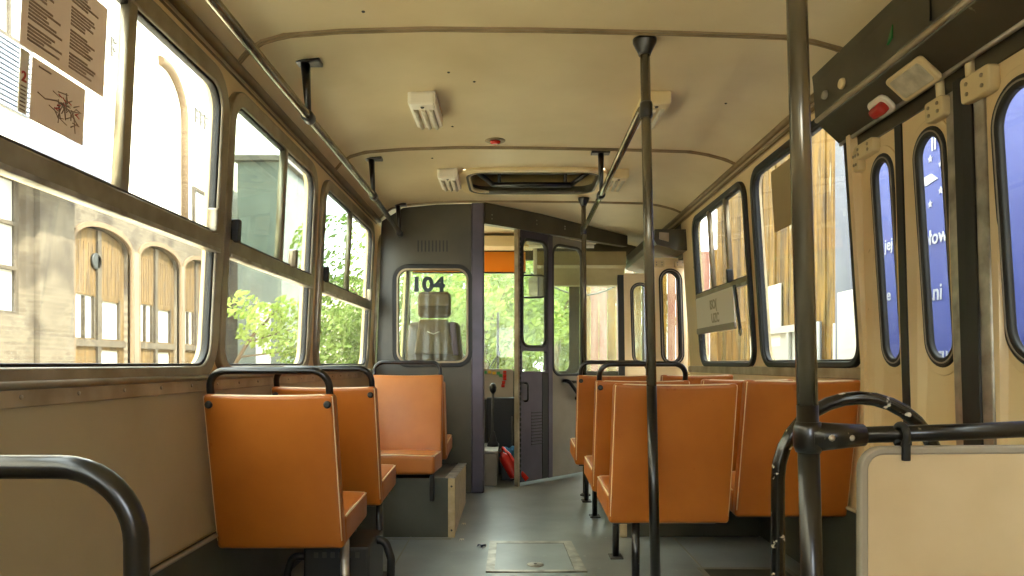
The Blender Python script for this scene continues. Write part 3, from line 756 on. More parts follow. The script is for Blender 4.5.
# extinguisher and blue cloth
ex = empty('fire_extinguisher', (.005, 5.70, .10), 'red fire extinguisher leaning on the cab threshold', 'fire extinguisher')
ex.rotation_euler = (-.25, -.55, 0)
q = MB(); q.lathe((0, 0, -.05), [(.02, 0), (.043, .008), (.045, .03), (.045, .17), (.036, .195), (.016, .21), (.014, .235)], (0, 0, 1), 20); q.build('cylinder_body', 'redc', ex)
q = MB(); q.tube([(0, 0, .18), (.03, -.02, .2), (.05, -.05, .12), (.055, -.06, -.03), (.07, -.06, -.12)], [.011, .011, .013, .016, .02], 10); q.build('horn', 'redc', ex)
q = MB(); q.box((-.012, -.04, .18), (.012, .04, .2), .004); q.build('valve', 'black', ex)
q = MB(); q.rbox((.13, .09, .10), .035, 5, lambda p: (p.x * (1 + .15 * math.sin(p.z * 60)) - .005, 5.92 + p.y + .01 * math.sin(p.x * 70), .215 + p.z + .012 * math.sin(p.x * 90 + p.y * 40)))
o = q.build('blue_cloth', 'blue'); tag(o, 'crumpled blue cloth behind the fire extinguisher', 'cloth')
q = MB(); q.box((-.09, 5.87, 0), (.07, 5.99, .163), .01); o = q.build('battery_case', 'rubber'); tag(o, 'black case under the blue cloth', 'box')
# wiper
wpz = empty('wiper', (-.14, YF + .06, .86), 'black wiper standing on the windscreen', 'wiper')
q = MB(); q.tube([(0, 0, 0), (0, .0, .60)], .012, 8); q.build('wiper_blade', 'black', wpz)
q = MB(); q.tube([(-.12, .01, 0), (.03, .012, .22)], .006, 8); q.tube([(-.08, .01, -.02), (.03, .012, .22)], .005, 8); q.build('wiper_arm', 'black', wpz)

# ================================================================== SEATS
def seat(name, label, vin='orange', handle=True, bars=True, leg=None, H=.88, B0=.33, W=.45, legm='black', foot=True, group=None):
    """origin on the floor under the rear bottom edge of the back, facing +y"""
    r = empty(name, (0, 0, 0), label, 'seat', group)
    hh = H - B0
    rec = .13
    def fb(p):
        t = (p.z + hh / 2) / hh; x = p.x * (1 - .012 * t); q_ = 1 - (2 * p.x / W) ** 2
        bul = (-.010 if p.y < 0 else .012) * q_ * math.sin(PI * min(1, max(0, t)))
        sag = -.006 * q_ if t > .9 else 0
        return (x, p.y + .028 + bul - rec * t, B0 + t * hh + sag)
    q = MB(); q.rbox((W, .056, hh), .016, 8, fb); bk = q.build('backrest', vin, r)
    # piping round the rear edge of the back
    e = []
    for i in range(9): e.append((-W / 2 + .006, -.022, -hh / 2 + .03 + (hh - .04) * i / 8))
    for i in range(1, 12): e.append((-W / 2 + .01 + (W - .02) * i / 12, -.020, hh / 2 - .003))
    for i in range(8, -1, -1): e.append((W / 2 - .006, -.022, -hh / 2 + .03 + (hh - .04) * i / 8))
    q = MB(); q.tube([Vector(fb(Vector(p))) for p in e], .0032, 6); q.build('piping', 'piping', bk)
    dep = .39
    def fc(p):
        s_ = (p.y + dep / 2) / dep
        return (p.x, p.y + dep / 2 + .03, B0 + .052 + p.z + .02 * s_ + (.008 * (1 - (2 * p.x / W) ** 2) if p.z > 0 else 0))
    q = MB(); q.rbox((W, dep, .105), .022, 6, fc); cu_ = q.build('cushion', vin, r)
    q = MB()
    for sg_ in (-1, 1):
        q.tube([Vector(fc(Vector((sg_ * (W / 2 - .006), y, .048)))) for y in (-dep / 2 + .03, 0, dep / 2 - .012)], .004, 6)
    q.tube([Vector(fc(Vector((x, dep / 2 - .006, .048)))) for x in (-W / 2 + .012, 0, W / 2 - .012)], .004, 6)
    q.build('piping', 'piping', cu_)
    if handle:
        pts = [fb(Vector((-W / 2 + .02, 0, hh / 2 - .06))), None, None, fb(Vector((W / 2 - .02, 0, hh / 2 - .06)))]
        up = Vector((0, -.03, .135)); pts[1] = Vector(pts[0]) + up; pts[2] = Vector(pts[3]) + up
        q = MB(); q.tube(fillet(pts, .055), .0125, 12); q.build('grab_handle', 'black', r)
        for sg_ in (-1, 1):
            q = MB(); q.lathe(fb(Vector((sg_ * (W / 2 - .022), -.028, hh / 2 - .035))), [(.013, 0), (.013, .004), (.007, .008)], (0, -1, 0), 12); q.build('bolt', 'rubber', r)
    for y in (.09, .34) if bars else ():
        fr = MB(); fr.tube([(-W / 2 + .03, y, B0 - .006), (W / 2 - .03, y, B0 - .006)], .014, 8); fr.build('frame_bar', 'black', r)
    if leg:
        for (x, y) in leg:
            q = MB(); q.tube([(x, y, 0.004), (x, y, B0 + .01)], .0165, 12); lg = q.build('leg', legm, r)
            if foot:
                q = MB(); q.box((x - .032, y - .045, 0), (x + .032, y + .045, .008), .003); q.build('foot_plate', 'iron', lg)
    return r
def place(o, x, y, rz=0, z=0): o.location = (x, y, z); o.rotation_euler = (0, 0, rz); return o
GR, GL = 'orange seats on the right side', 'orange seats on the left side'
# left side
place(seat('bus_seat', 'orange seat nearest on the left, grab bar on its back', 'orange', leg=[(.20, .10)], H=.853, B0=.312, W=.437, legm='aluL', foot=False, group=GL), -.799, 2.48)
place(seat('bus_seat', 'orange seat directly ahead of the nearest left seat', 'orange', leg=[(.205, .06)], H=.855, B0=.325, group=GL), -.80, 3.17)
place(seat('bus_seat', 'orange seat facing backwards on the left wheel box', 'tan', bars=False, leg=None, H=.885, B0=.328, group=GL), -.645, 4.33, PI)
place(seat('bus_seat', 'half hidden orange seat against the cab partition, behind the backward-facing seat', 'tan', handle=False, bars=False, leg=None, H=.84, B0=.33, group=GL), -.645, 4.66)
# right side
place(seat('bus_seat', 'large orange seat back nearest on the right, behind the thin grab pole', 'orange', handle=False, leg=[(-.125, .04), ], H=.878, B0=.322, W=.474, group=GR), .618, 2.83)
place(seat('bus_seat', 'orange window seat on the right behind the thick grab pole', 'orange', handle=False, leg=None, H=.889, B0=.322, W=.462, group=GR), 1.146, 2.95)
place(seat('bus_seat', 'second orange aisle seat on the right with black grab bar', 'orange', leg=[(-.105, .04)], H=.875, B0=.327, group=GR), .615, 3.50)
place(seat('bus_seat', 'second orange window seat on the right, only its top edge showing', 'orange', handle=False, leg=None, H=.878, B0=.327, group=GR), 1.143, 3.60)
place(seat('bus_seat', 'farthest orange aisle seat on the right with black grab bar', 'orange', leg=[(-.10, .04), (-.10, .54)], H=.885, B0=.327, group=GR), .615, 4.44)
place(seat('bus_seat', 'farthest orange window seat on the right, only its top edge showing', 'orange', handle=False, leg=None, H=.885, B0=.327, group=GR), 1.143, 4.55)

# wheel boxes
wb = empty('wheel_box', (-.32, 3.95, 0), 'grey wheel box with beige edging under the left facing seats', 'wheel box')
q = MB(); q.prism([(0, 0), (.95, 0), (.95, .27), (0, .325)], lambda u, v, w: (w, u, v), -.70, 0); q.build('box_body', 'lino', wb)
q = MB(); q.prism([(0.01, 0.01), (.94, 0.01), (.94, .262), (.01, .317)], lambda u, v, w: (w, u, v), .0, .006); q.build('side_panel', 'beige', wb)
q = MB(); q.box((-.03, -.012, 0), (.008, .004, .325), .003); q.build('corner_strip', 'beige', wb)
q = MB(); q.prism([(-.012, .325), (.95, .27), (.95, .276), (-.012, .331)], lambda u, v, w: (w, u, v), -.045, .01); q.build('top_strip', 'aluL', wb)
q = MB()
for z in (.04, .28): q.lathe((-.011, -.012, z), [(.006, 0), (.004, .004)], (0, -1, 0), 8)
q.build('screw', 'iron', wb)
q = MB(); q.box((-.13, -.03, .20), (-.105, 0, .345), .006); q.build('seat_bracket', 'rubber', wb)
wb2 = empty('wheel_box', (.60, 3.95, 0), 'dark wheel box under the far right seats', 'wheel box')
q = MB(); q.box((0, 0, 0), (.76, 1.15, .30), .01); q.build('box_body', 'lino', wb2)
q = MB(); q.box((-.008, -.01, 0), (.03, .004, .30), .003); q.build('corner_strip', 'beige', wb2)

# heater under the nearest left seat
ht = empty('heater', (-.62, 2.72, 0), 'black heater box with hoses under the nearest left seat', 'heater')
q = MB(); q.box((-.14, -.10, .0), (.10, .18, .285), .01); q.build('heater_case', 'rubber', ht)
q = MB()
for k in range(6): q.box((-.10 + k * .03, -.105, .245), (-.085 + k * .03, -.099, .265), .002)
q.build('vent_slots', 'iron', ht)
q = MB(); q.tube(fillet([(.08, .06, .27), (.13, .06, .27), (.155, .05, .20), (.15, .05, .02)], .04), .016, 10); q.build('hose', 'rubber', ht)
q = MB(); q.lathe((.15, .05, 0), [(.03, 0), (.03, .02), (.02, .03), (.02, .045)], (0, 0, 1), 12); q.build('hose_clamp', 'iron', ht)
q = MB(); q.tube(fillet([(-.14, -.06, .24), (-.19, -.06, .24), (-.21, -.06, .18), (-.21, -.06, .0)], .03), .014, 10); q.build('pipe', 'rubber', ht)
q = MB(); q.lathe((-.21, -.075, .14), [(.024, 0), (.024, .02), (.012, .03)], (0, -1, 0), 12); q.build('valve', 'trim', ht)

# floor hatch, litter
fh = empty('floor_hatch', (.10, 3.56, 0), 'metal framed service hatch in the aisle floor', 'hatch')
sk = lambda u, v, w: (u + .03 * (u > 0) * (-v), v, w)
plate('hatch_frame', 'aluL', [(-.22, -.28), (.235, -.28), (.225, .285), (-.22, .285)], [[(-.18, -.255), (.18, -.255), (.18, .24), (-.18, .24)]], sk, 0.0, .006, fh)
plate('hatch_lid', 'floor', [(-.178, -.253), (.178, -.253), (.178, .238), (-.178, .238)], [], sk, 0, .004, fh)
q = MB(); q.lathe((.01, -.165, .004), [(.04, 0), (.038, .003), (.006, .004)], (0, 0, 1), 24); q.build('lock_plate', 'aluL', fh)
q = MB(); q.lathe((.01, -.165, .007), [(.008, 0), (.007, .002)], (0, 0, 1), 10); q.build('key_hole', 'iron', fh)
fh2 = empty('floor_hatch', (1.08, 3.15, 0), 'floor hatch under the right window seats', 'hatch')
plate('hatch_frame', 'seam', [(-.22, -.3), (.2, -.3), (.2, .2), (-.22, .2)], [[(-.195, -.275), (.175, -.275), (.175, .175), (-.195, .175)]], lambda u, v, w: (u, v, w), 0, .004, fh2)
plate('hatch_lid', 'lino', [(-.194, -.274), (.174, -.274), (.174, .174), (-.194, .174)], [], lambda u, v, w: (u, v, w), 0, .003, fh2)
random.seed(5)
def scrap(name, x, y, r, m, label):
    q = MB(); vs = [(x, y, .012)] + [(x + r * (1 + .5 * math.sin(k * 2.3)) * math.cos(k * PI / 4), y + r * (1 + .4 * math.cos(k * 1.7)) * math.sin(k * PI / 4), .001 + .010 * (k % 2)) for k in range(8)]
    q.add(vs, [(0, 1 + k, 1 + (k + 1) % 8) for k in range(8)])
    bmesh.ops.solidify(q.bm, geom=list(q.bm.faces), thickness=.002)
    o = q.build(name, m); tag(o, label, 'litter'); return o
scrap('paper_scrap', -.158, 3.74, .022, 'navy', 'small crumpled purple scrap on the aisle floor')
scrap('paper_scrap', -.285, 4.25, .012, 'white', 'small white scrap at the wheel box edge, farther one')
scrap('paper_scrap', -.27, 3.87, .012, 'white', 'small white scrap at the wheel box edge, nearer one')

# ================================================================== RAILS AND POLES
def hanger(parent, x, y, zr, zt):
    q = MB(); q.tube([(x, y, zr + .01), (x - .012 * (1 if x < 0 else 0), y, zt - .012)], [.015, .026], 12, sy=.7); h = q.build('hanger', 'black', parent)
    q = MB(); q.box((x - .056, y - .03, zt - .014), (x + .05, y + .03, zt + .003), .005); q.build('hanger_flange', 'black', h)
    q = MB(); q.lathe((x, y - .03, zr), [(.021, 0), (.024, .01), (.024, .05), (.021, .06)], (0, 1, 0), 14); q.build('rail_clamp', 'black', h)
ZRL = 1.90
ra = empty('ceiling_handrail', (0, 0, 0), 'long left ceiling handrail on black hangers', 'handrail')
q = MB(); q.tube([(-.775, YB + .05, ZRL), (-.783, 2.77, ZRL), (-.783, 4.07, ZRL), (-.815, 5.26, ZRL)], .0165, 12); q.build('rail_tube', 'rail', ra)
for (x, y) in ((-.78, .6), (-.783, 2.77), (-.783, 4.07), (-.815, 5.22)): hanger(ra, x, y, ZRL, zc(x) + .004)
rr_ = empty('ceiling_handrail', (0, 0, 0), 'short right ceiling handrail between the thin grab pole and the cab', 'handrail')
q = MB(); q.tube([(.478, 2.66, 1.888), (.503, 4.07, 1.905), (.515, 5.2, 1.915)], .0155, 12); q.build('rail_tube', 'rail', rr_)
hanger(rr_, .503, 4.07, 1.905, zc(.5))
def pole(name, xb, xt, y, r, label, m='pole', zt=2.15, joint=None):
    o = empty(name, (xb, y, 0), label, 'grab pole')
    dx = xt - xb
    f_ = .87 / zt
    q = MB(); q.tube([(dx * f_, 0, .87), (dx, 0, zt - .005)], r, 16); q.build('upper_tube', m, o)
    q = MB(); q.tube([(0, 0, 0), (dx * f_, 0, .87)], r * 1.03, 16); q.build('lower_tube', 'black', o)
    q = MB(); q.lathe((dx, 0, zt), [(r * 2.4, -.002), (r * 2.35, -.014), (r * 1.35, -.05), (r * 1.2, -.06)], (0, 0, 1), 20); q.build('ceiling_flange', 'black', o)
    q = MB(); q.lathe((0, 0, 0), [(r * 2.2, 0), (r * 2.2, .008), (r * 1.3, .02)], (0, 0, 1), 20); q.build('floor_flange', 'black', o)
    if joint:
        q = MB(); q.lathe((dx * joint / zt, 0, joint - .03), [(r * 1.15, 0), (r * 1.3, .01), (r * 1.3, .05), (r * 1.15, .06)], (0, 0, 1), 16); q.build('joint_collar', 'black', o)
    return o
pole('grab_pole', .533, .490, 2.66, .0185, 'thin vertical grab pole before the large right seat back', joint=1.888)
pole('grab_pole', .53, .517, 5.2, .0175, 'farthest grab pole in front of the cab door', joint=1.915)
p2_ = pole('grab_pole', .597, .541, 1.40, .0198, 'thick nearest grab pole on the right with clamped rail')
# clamp, rail and board at the near right
zj = .808
cl = MB(); cl.lathe((-.0209, 0, zj - .03), [(.023, 0), (.0275, .012), (.0285, .03), (.0275, .048), (.023, .06)], (0, 0, 1), 20)
clo = cl.build('rail_clamp', 'black', p2_)
q = MB(); q.tube([(-.020, -.001, zj), (.085, -.004, zj + .004)], [.030, .021], 14); q.build('clamp_socket', 'black', clo)
q = MB()
for x in (.012, .052): q.lathe((x, -.026 + x * .12, zj + .001), [(.0065, 0), (.0065, .006), (.003, .008)], (0, -1, 0), 8)
q.build('clamp_bolt', 'aluL', clo)
gr = empty('guard_rail', (.58, 1.40, 0), 'black horizontal rail from the thick pole above the beige board', 'rail')
q = MB(); q.tube([(.03, -.002, zj + .002), (.30, -.016, zj + .012), (.76, -.035, zj + .036)], .0160, 14); q.build('rail_tube', 'black', gr)
bo = empty('modesty_board', (.66, 1.365, 0), 'beige hardboard panel with grey edging hung below the black rail', 'panel')
bf = lambda u, v, w: (u, -w, v + .008 * u)
plate('board_sheet', 'board', rrect(.008, .14, .66, .782, .032), [], bf, -.007, .007, bo)
plate('board_edging', 'greyrub', rrect(0, .13, .67, .790, .04), [rrect(.008, .138, .662, .782, .032)], bf, -.010, .010, bo, bev=.004)
q = MB(); q.tube([(.079, .002 + .0205 * math.cos(t), zj + .006 + .0205 * math.sin(t)) for t in [-.35 * PI + k * 1.7 * PI / 14 for k in range(15)]], .007, 8)
q.box((.072, -.02, .768), (.086, -.010, zj), .003); q.build('hanging_strap', 'rubber', bo)
# two black guard loops
lp = empty('guard_loop', (.80, 1.66, 0), 'scuffed black arched guard loop behind the thick grab pole', 'guard loop')
pts = [(-.187, 0, 0), (-.187, 0, .3), (-.187, 0, .66)] + [(-.187 * math.cos(k * PI / 16), 0, .685 + .187 * math.sin(k * PI / 16)) for k in range(17)] + [(.187, 0, .66), (.187, 0, .3), (.187, 0, 0)]
q = MB(); q.tube(pts, .0158, 14); q.build('loop_tube', 'chipped', lp)
q = MB()
for x in (-.187, .187): q.lathe((x, 0, 0), [(.04, 0), (.04, .008), (.02, .016)], (0, 0, 1), 16)
q.build('floor_flange', 'black', lp)
lp2 = empty('guard_loop', (-.74, 1.0, 0), 'glossy black guard loop at the lower left beside the wall', 'guard loop')
q = MB(); q.tube(fillet([(-.22, .0, 0), (-.22, 0, .807), (.218, 0, .807), (.222, 0, 0)], .105, 10), .0168, 16); q.build('loop_tube', 'black', lp2)
q = MB()
for x in (-.22, .222): q.lathe((x, 0, 0), [(.04, 0), (.04, .008), (.02, .016)], (0, 0, 1), 16)
q.build('floor_flange', 'black', lp2)

# ================================================================== CEILING FITTINGS
def lamp(x, y, label, m):
    o = empty('ceiling_lamp', (x, y, zc(x)), label, 'ceiling lamp', 'ceiling lamps')
    q = MB(); q.box((-.062, 0, -.055), (.062, .33, .006), .012); bs = q.build('lamp_housing', m, o)
    q = MB(); q.box((-.055, -.004, -.060), (.055, .065, -.002), .01); q.build('end_cap', m, o)
    q = MB()
    for k in (-.035, 0, .035): q.tube([(k, .075, -.055), (k, .32, -.055)], .011, 8)
    q.build('ribbed_lens', 'diff', o)
    q = MB(); q.lathe((0, .03, -.06), [(.009, 0), (.006, -.005)], (0, 0, 1), 10); q.build('screw', 'iron', o)
    o.rotation_euler = (0, 0, 0); return o
lamp(-.395, 3.14, 'white slatted ceiling lamp nearest on the left', 'white')
lamp(-.395, 4.38, 'white slatted ceiling lamp just left of the roof vent', 'white')
lamp(.64, 3.16, 'cream slatted ceiling lamp behind the thin grab pole', 'ivory')
lamp(.66, 4.42, 'cream slatted ceiling lamp just right of the roof vent', 'ivory')
rl = empty('red_ceiling_lamp', (-.09, 3.86, zc(-.09)), 'small red lamp on the ceiling', 'lamp')
q = MB(); q.lathe((0, 0, .002), [(.055, 0), (.055, -.004), (.045, -.008)], (0, 0, 1), 20); q.build('lamp_rim', 'ribm', rl)
q = MB(); q.lathe((0, 0, -.005), [(.03, 0), (.026, -.009), (.012, -.013)], (0, 0, 1), 16); q.build('red_lens', 'red', rl)
rv_ = empty('roof_vent', ((VH[0] + VH[1]) / 2, (VH[2] + VH[3]) / 2, 2.148), 'open roof vent with dark bars in the ceiling', 'roof vent')
hx, hy = (VH[1] - VH[0]) / 2, (VH[3] - VH[2]) / 2
idf = lambda u, v, w: (u, v, w)
plate('vent_frame', 'ivory', rrect(-hx - .03, -hy - .03, hx + .03, hy + .03, .14), [rrect(-hx + .03, -hy + .03, hx - .018, hy - .018, .12)], idf, -.020, .006, rv_, bev=.006)
plate('frame_seal', 'box', rrect(-hx + .012, -hy + .012, hx - .012, hy - .012, .125), [rrect(-hx + .022, -hy + .022, hx - .022, hy - .022, .115)], idf, -.024, .03, rv_, bev=.003)
plate('vent_collar', 'beigebox', rrect(-hx + .005, -hy + .005, hx - .005, hy - .005, .13), [rrect(-hx + .02, -hy + .02, hx - .02, hy - .02, .118)], idf, .0, .12, rv_)
plate('vent_lid', 'dark', rrect(-hx - .02, -hy - .02, hx + .02, hy + .02, .14), [], lambda u, v, w: (u, v, w + .10 + .05 * v), -.004, .010, rv_)
q = MB(); q.tube([(-.26, .10, .0), (.26, .10, .0)], .018, 8); q.build('lift_bar', 'black', rv_)
for sx in (-1, 1):
    q = MB(); q.tube([(sx * .22, .10, .0), (sx * .22, .06, .10)], .012, 8); q.tube([(sx * .26, .10, .0), (sx * .36, -.02, .05)], .016, 8); q.build('lift_bracket', 'black', rv_)

# ================================================================== OUTSIDE
GZ = -.80
q = MB(); q.box((-60, -40, GZ - .2), (60, 80, GZ)); o = q.build('ground', 'ground'); tag(o, 'pale concrete yard around the bus', 'ground', kind='structure')
# left: depot facade at x=-8
FXL = -8.0
Fd = lambda u, v, w: (FXL + w, u, v)
bd = empty('depot_building', (0, 0, 0), 'pale old depot building with arched wooden gates outside left windows', 'building')
def arch(u0, u1, v0, vs, vt, n=14):
    c = (u0 + u1) / 2; a = (u1 - u0) / 2
    return [(u0, v0), (u1, v0)] + [(c + a * math.cos(PI * k / n), vs + (vt - vs) * math.sin(PI * k / n)) for k in range(n + 1)]
gates = [(13.12, 15.08), (15.42, 17.3), (17.52, 19.4), (21.2, 23.1)]
ho = [arch(a, c, GZ, 3.25, 3.62) for a, c in gates]
wins = [(9.6, 11.85, 1.75, 4.0), (5.8, 8.2, 1.75, 4.0)]
ho += [[(a, v0), (c, v0), (c, v1), (a, v1)] for a, c, v0, v1 in wins]
plate('lower_wall', 'brick', [(-12, GZ), (24.5, GZ), (24.5, 4.05), (-12, 4.05)], ho, Fd, -.35, 0, bd)
plate('upper_wall', 'plaster', [(-12, 4.05), (24.5, 4.05), (24.5, 10.5), (-12, 10.5)], [], Fd, -.35, .0, bd)
plate('brick_pier', 'brick', [(12.05, GZ), (13.0, GZ), (13.0, 4.0), (12.05, 4.0)], [], Fd, -.1, .10, bd)
for a, c in ((15.17, 15.34), (17.36, 17.46)):
    plate('brick_pier', 'plasterlow', [(a, GZ), (c, GZ), (c, 3.3), (a, 3.3)], [], Fd, -.1, .06, bd)
for a, c, v0, v1 in wins:
    f = plate('window_frame', 'gatef', [(a, v0), (c, v0), (c, v1), (a, v1)], [[(a + .06 + i * (c - a - .06) / 4, v0 + .06 + j * (v1 - v0 - .06) / 3), (a + (i + 1) * (c - a - .06) / 4, v0 + .06 + j * (v1 - v0 - .06) / 3), (a + (i + 1) * (c - a - .06) / 4, v0 + (j + 1) * (v1 - v0 - .06) / 3), (a + .06 + i * (c - a - .06) / 4, v0 + (j + 1) * (v1 - v0 - .06) / 3)] for i in range(4) for j in range(3)], Fd, -.2, -.12, bd)
    plate('pane', 'pane', [(a, v0), (c, v0), (c, v1), (a, v1)], [], Fd, -.22, -.19, f)
for a, c in gates:
    mid = (a + c) / 2; g_ = .05
    gt = plate('arched_gate', 'gate', arch(a + .02, c - .02, GZ, 3.23, 3.58), [[(a + .15, 1.45), (mid - .12, 1.45), (mid - .12, 2.27), (a + .15, 2.27)], [(mid + .12, 1.45), (c - .2, 1.45), (c - .2, 2.2), (mid + .12, 2.2)], [(mid + .12, .3), (c - .2, .3), (c - .2, 1.22), (mid + .12, 1.22)]], Fd, -.2, -.12, bd)
    q = MB(); uu = a + .1
    while uu < c - .06:
        if abs(uu - mid) > .1: q.prism([(uu, 2.32), (uu + .018, 2.32), (uu + .018, 3.28), (uu, 3.28)], Fd, -.13, -.112)
        uu += random.uniform(.09, .16)
    q.build('board_gaps', 'bark', gt)
    plate('gate_window', 'pane', [(a + .12, .25), (c - .15, .25), (c - .15, 2.3), (a + .12, 2.3)], [], Fd, -.18, -.16, gt)
    q = MB(); q.prism([(mid - .06, GZ), (mid + .06, GZ), (mid + .06, 3.55), (mid - .06, 3.55)], Fd, -.13, -.07)
    for v in (1.29,): q.prism([(a + .05, v), (c - .05, v), (c - .05, v + .13), (a + .05, v + .13)], Fd, -.13, -.06)
    for u in (a + .2, mid - .12, mid + .12, c - .2, (a + .2 + mid - .12) / 2): q.prism([(u - .022, 1.45), (u + .022, 1.45), (u + .022, 2.25), (u - .022, 2.25)], Fd, -.16, -.10)
    q.build('gate_rails', 'gatef', gt)
    ou = arch(a - .10, c + .10, GZ, 3.1, 3.78); inn = arch(a + .01, c - .01, GZ - .1, 3.04, 3.6)
    plate('arch_trim', 'bark', arch(a - .05, c + .05, GZ, 3.27, 3.70), [arch(a + .0, c - .0, GZ + .02, 3.24, 3.6)], Fd, -.05, .05, bd)
q = MB(); q.lathe(Fd(14.02, 2.95, -.12), [(.16, 0), (.16, .04), (.14, .05)], (1, 0, 0), 20); q.build('round_vent', 'rubber', bd)
# hood arch and down pipe on the upper wall, dark sign letters unreadable
q = MB(); q.tube([Fd(16.5 - 1.0 * math.cos(k * PI / 28), 6.85 + 1.0 * math.sin(k * PI / 28), .03) for k in range(12, 29)] + [Fd(17.5, 4.1, .03)], .11, 8); q.build('arch_moulding', 'bark', bd)
f = plate('window_frame', 'gatef', [(18.0, 4.2), (19.0, 4.2), (19.0, 5.4), (18.0, 5.4)], [[(18.08, 4.28), (18.92, 4.28), (18.92, 5.32), (18.08, 5.32)]], Fd, -.05, .06, bd)
plate('pane', 'pane', [(18.0, 4.2), (19.0, 4.2), (19.0, 5.4), (18.0, 5.4)], [], Fd, .0, .02, f)
random.seed(21)
for (u0, v0, n) in ((18.15, 7.05, 5), (14.35, 7.1, 3)):
    q = MB()
    for k in range(n):
        u = u0 + k * .27
        q.prism([(u, v0), (u + .06, v0), (u + .06, v0 + .38), (u, v0 + .38)], Fd, .0, .03)
        q.prism([(u + .03, v0 + .30), (u + .2, v0 + .30), (u + .2, v0 + .36), (u + .03, v0 + .36)], Fd, .0, .03)
        q.prism([(u + .03, v0 + .12), (u + .16, v0 + .12), (u + .16, v0 + .18), (u + .03, v0 + .18)], Fd, .0, .03)
    q.build('worn_lettering', 'iron', bd)
f = plate('window_frame', 'gatef', [(10.3, 6.1), (11.95, 6.1), (11.95, 7.8), (10.3, 7.8)], [[(10.36 + i * .53, 6.16 + j * .82), (10.83 + i * .53, 6.16 + j * .82), (10.83 + i * .53, 6.9 + j * .82), (10.36 + i * .53, 6.9 + j * .82)] for i in range(3) for j in range(2)], Fd, -.02, .06, bd)
plate('pane', 'pane', [(10.3, 6.1), (11.95, 6.1), (11.95, 7.8), (10.3, 7.8)], [], Fd, 0, .02, f)
q = MB()
for k in range(14): q.prism([(10.3, 5.0 + k * .08), (11.9, 5.0 + k * .08), (11.9, 5.045 + k * .08), (10.3, 5.045 + k * .08)], Fd, .02, .08)
q.build('striped_shutter', mat('blue_grey_slats', '#6f7686', .6), bd)
q = MB(); q.prism([(11.5 + .75 - .75 * math.cos(k * PI / 12), 4.15 + .62 * math.sin(k * PI / 12)) for k in range(13)], Fd, .02, .9); q.build('door_canopy', 'tarp', bd)
plate('cornice', 'plaster', [(-12, 10.2), (24.5, 10.2), (24.5, 10.6), (-12, 10.6)], [], Fd, 0, .35, bd)
q = MB(); q.box((FXL - 9, -12, GZ), (FXL - .35, 24.5, 10.5)); q.build('building_mass', 'plaster', bd)
# wooden shed with blinds at near left window top
shd = empty('yard_cabin', (-6.2, 8.6, GZ), 'white cabin with striped shutter seen through the nearest left pane', 'cabin')
# (kept small: post, shutter and roof edge)
# second building further forward
b2 = empty('yard_wall', (-9, 33, GZ), 'bright white wall beyond the depot building', 'wall')
q = MB(); q.box((-4, 0, 0), (3.0, .4, 5.5), .02); q.build('wall_body', 'plaster', b2)
q = MB(); q.box((-4.1, -.1, 5.5), (3.1, .5, 5.65), .02); q.build('wall_coping', 'gatef', b2)
sh = empty('shed_and_reflection', (-6.4, 19.4, GZ), 'grey green shed beyond the wooden gates, raised to paint a pane reflection', 'shed')
q = MB(); q.box((-1.0, 0, 0), (.2, 2.5, 7.2), .02); q.build('shed_body', mat('shed_reflection_grey', '#545c55', .8, var='#454c46', scale=2), sh)  # tall upper part stands in for a grey reflection on the window pane
q = MB(); q.box((-1.1, -.15, 7.2), (.35, 2.6, 7.35), .02); q.build('shed_roof', 'iron', sh)
q = MB(); q.box((-.5, -.03, 1.2), (-.1, .02, 3.4), .02); q.build('shed_window', 'pane', sh)

def foliage(name, m, n, gen, sz, parent):
    vs = []; fs = []
    for k in range(n):
        c = Vector(gen()); a = Vector((random.gauss(0, 1), random.gauss(0, 1), random.gauss(0, 1))).normalized()
        t = a.orthogonal().normalized(); w = a.cross(t); s_ = sz * random.uniform(.6, 1.3); i = len(vs)
        vs += [c - t * s_, c + w * s_ * .45 , c + t * s_, c - w * s_ * .45]; fs.append((i, i + 1, i + 2, i + 3))
    me = bpy.data.meshes.new(name); me.from_pydata(vs, [], fs); return link(name, me, m, parent)
def blob(cs):
    tot = sum(r ** 3 for _, r in cs)
    def g():
        x = random.uniform(0, tot)
        for c, r in cs:
            x -= r ** 3
            if x <= 0: break
        while 1:
            d = Vector((random.uniform(-1, 1), random.uniform(-1, 1), random.uniform(-1, 1)))
            if d.length < 1: break
        d = d.normalized() * (d.length ** .4)
        return Vector(c) + Vector((d.x * r, d.y * r, d.z * r * .85))
    return g
def tree(x, y, h, r, label, m, n, sz, group='trees beyond the windscreen', trunk=.12, spread=1, cat='tree'):
    o = empty('tree', (x, y, GZ), label, cat, group)
    q = MB(); q.tube([(0, 0, 0), (.05, 0, h * .35), (-.05, .1, h * .75)], [trunk, trunk * .8, trunk * .4], 8)
    for k in range(5):
        a = k * 1.3; q.tube([(0, 0, h * (.3 + .07 * k)), (r * .6 * math.cos(a), r * .6 * math.sin(a), h * (.5 + .08 * k))], [trunk * .4, trunk * .15], 6)
    q.build('trunk', 'bark', o)
    cs = [(Vector((random.uniform(-r, r) * .7, random.uniform(-r, r) * .6, h * random.uniform(.15 if spread else .45, .95))), r * random.uniform(.35, .6)) for k in range(14)]
    foliage('foliage', m, n, blob(cs), sz, o); return o
random.seed(31)
tl = ['leafy green tree beyond the windscreen, behind the driver seat', 'bright green tree beyond the wiper', 'bright green tree beyond the cab mirror', 'green tree beyond the cab door window', 'tall green tree far behind the wiper', 'tall green tree far behind the 104 window']
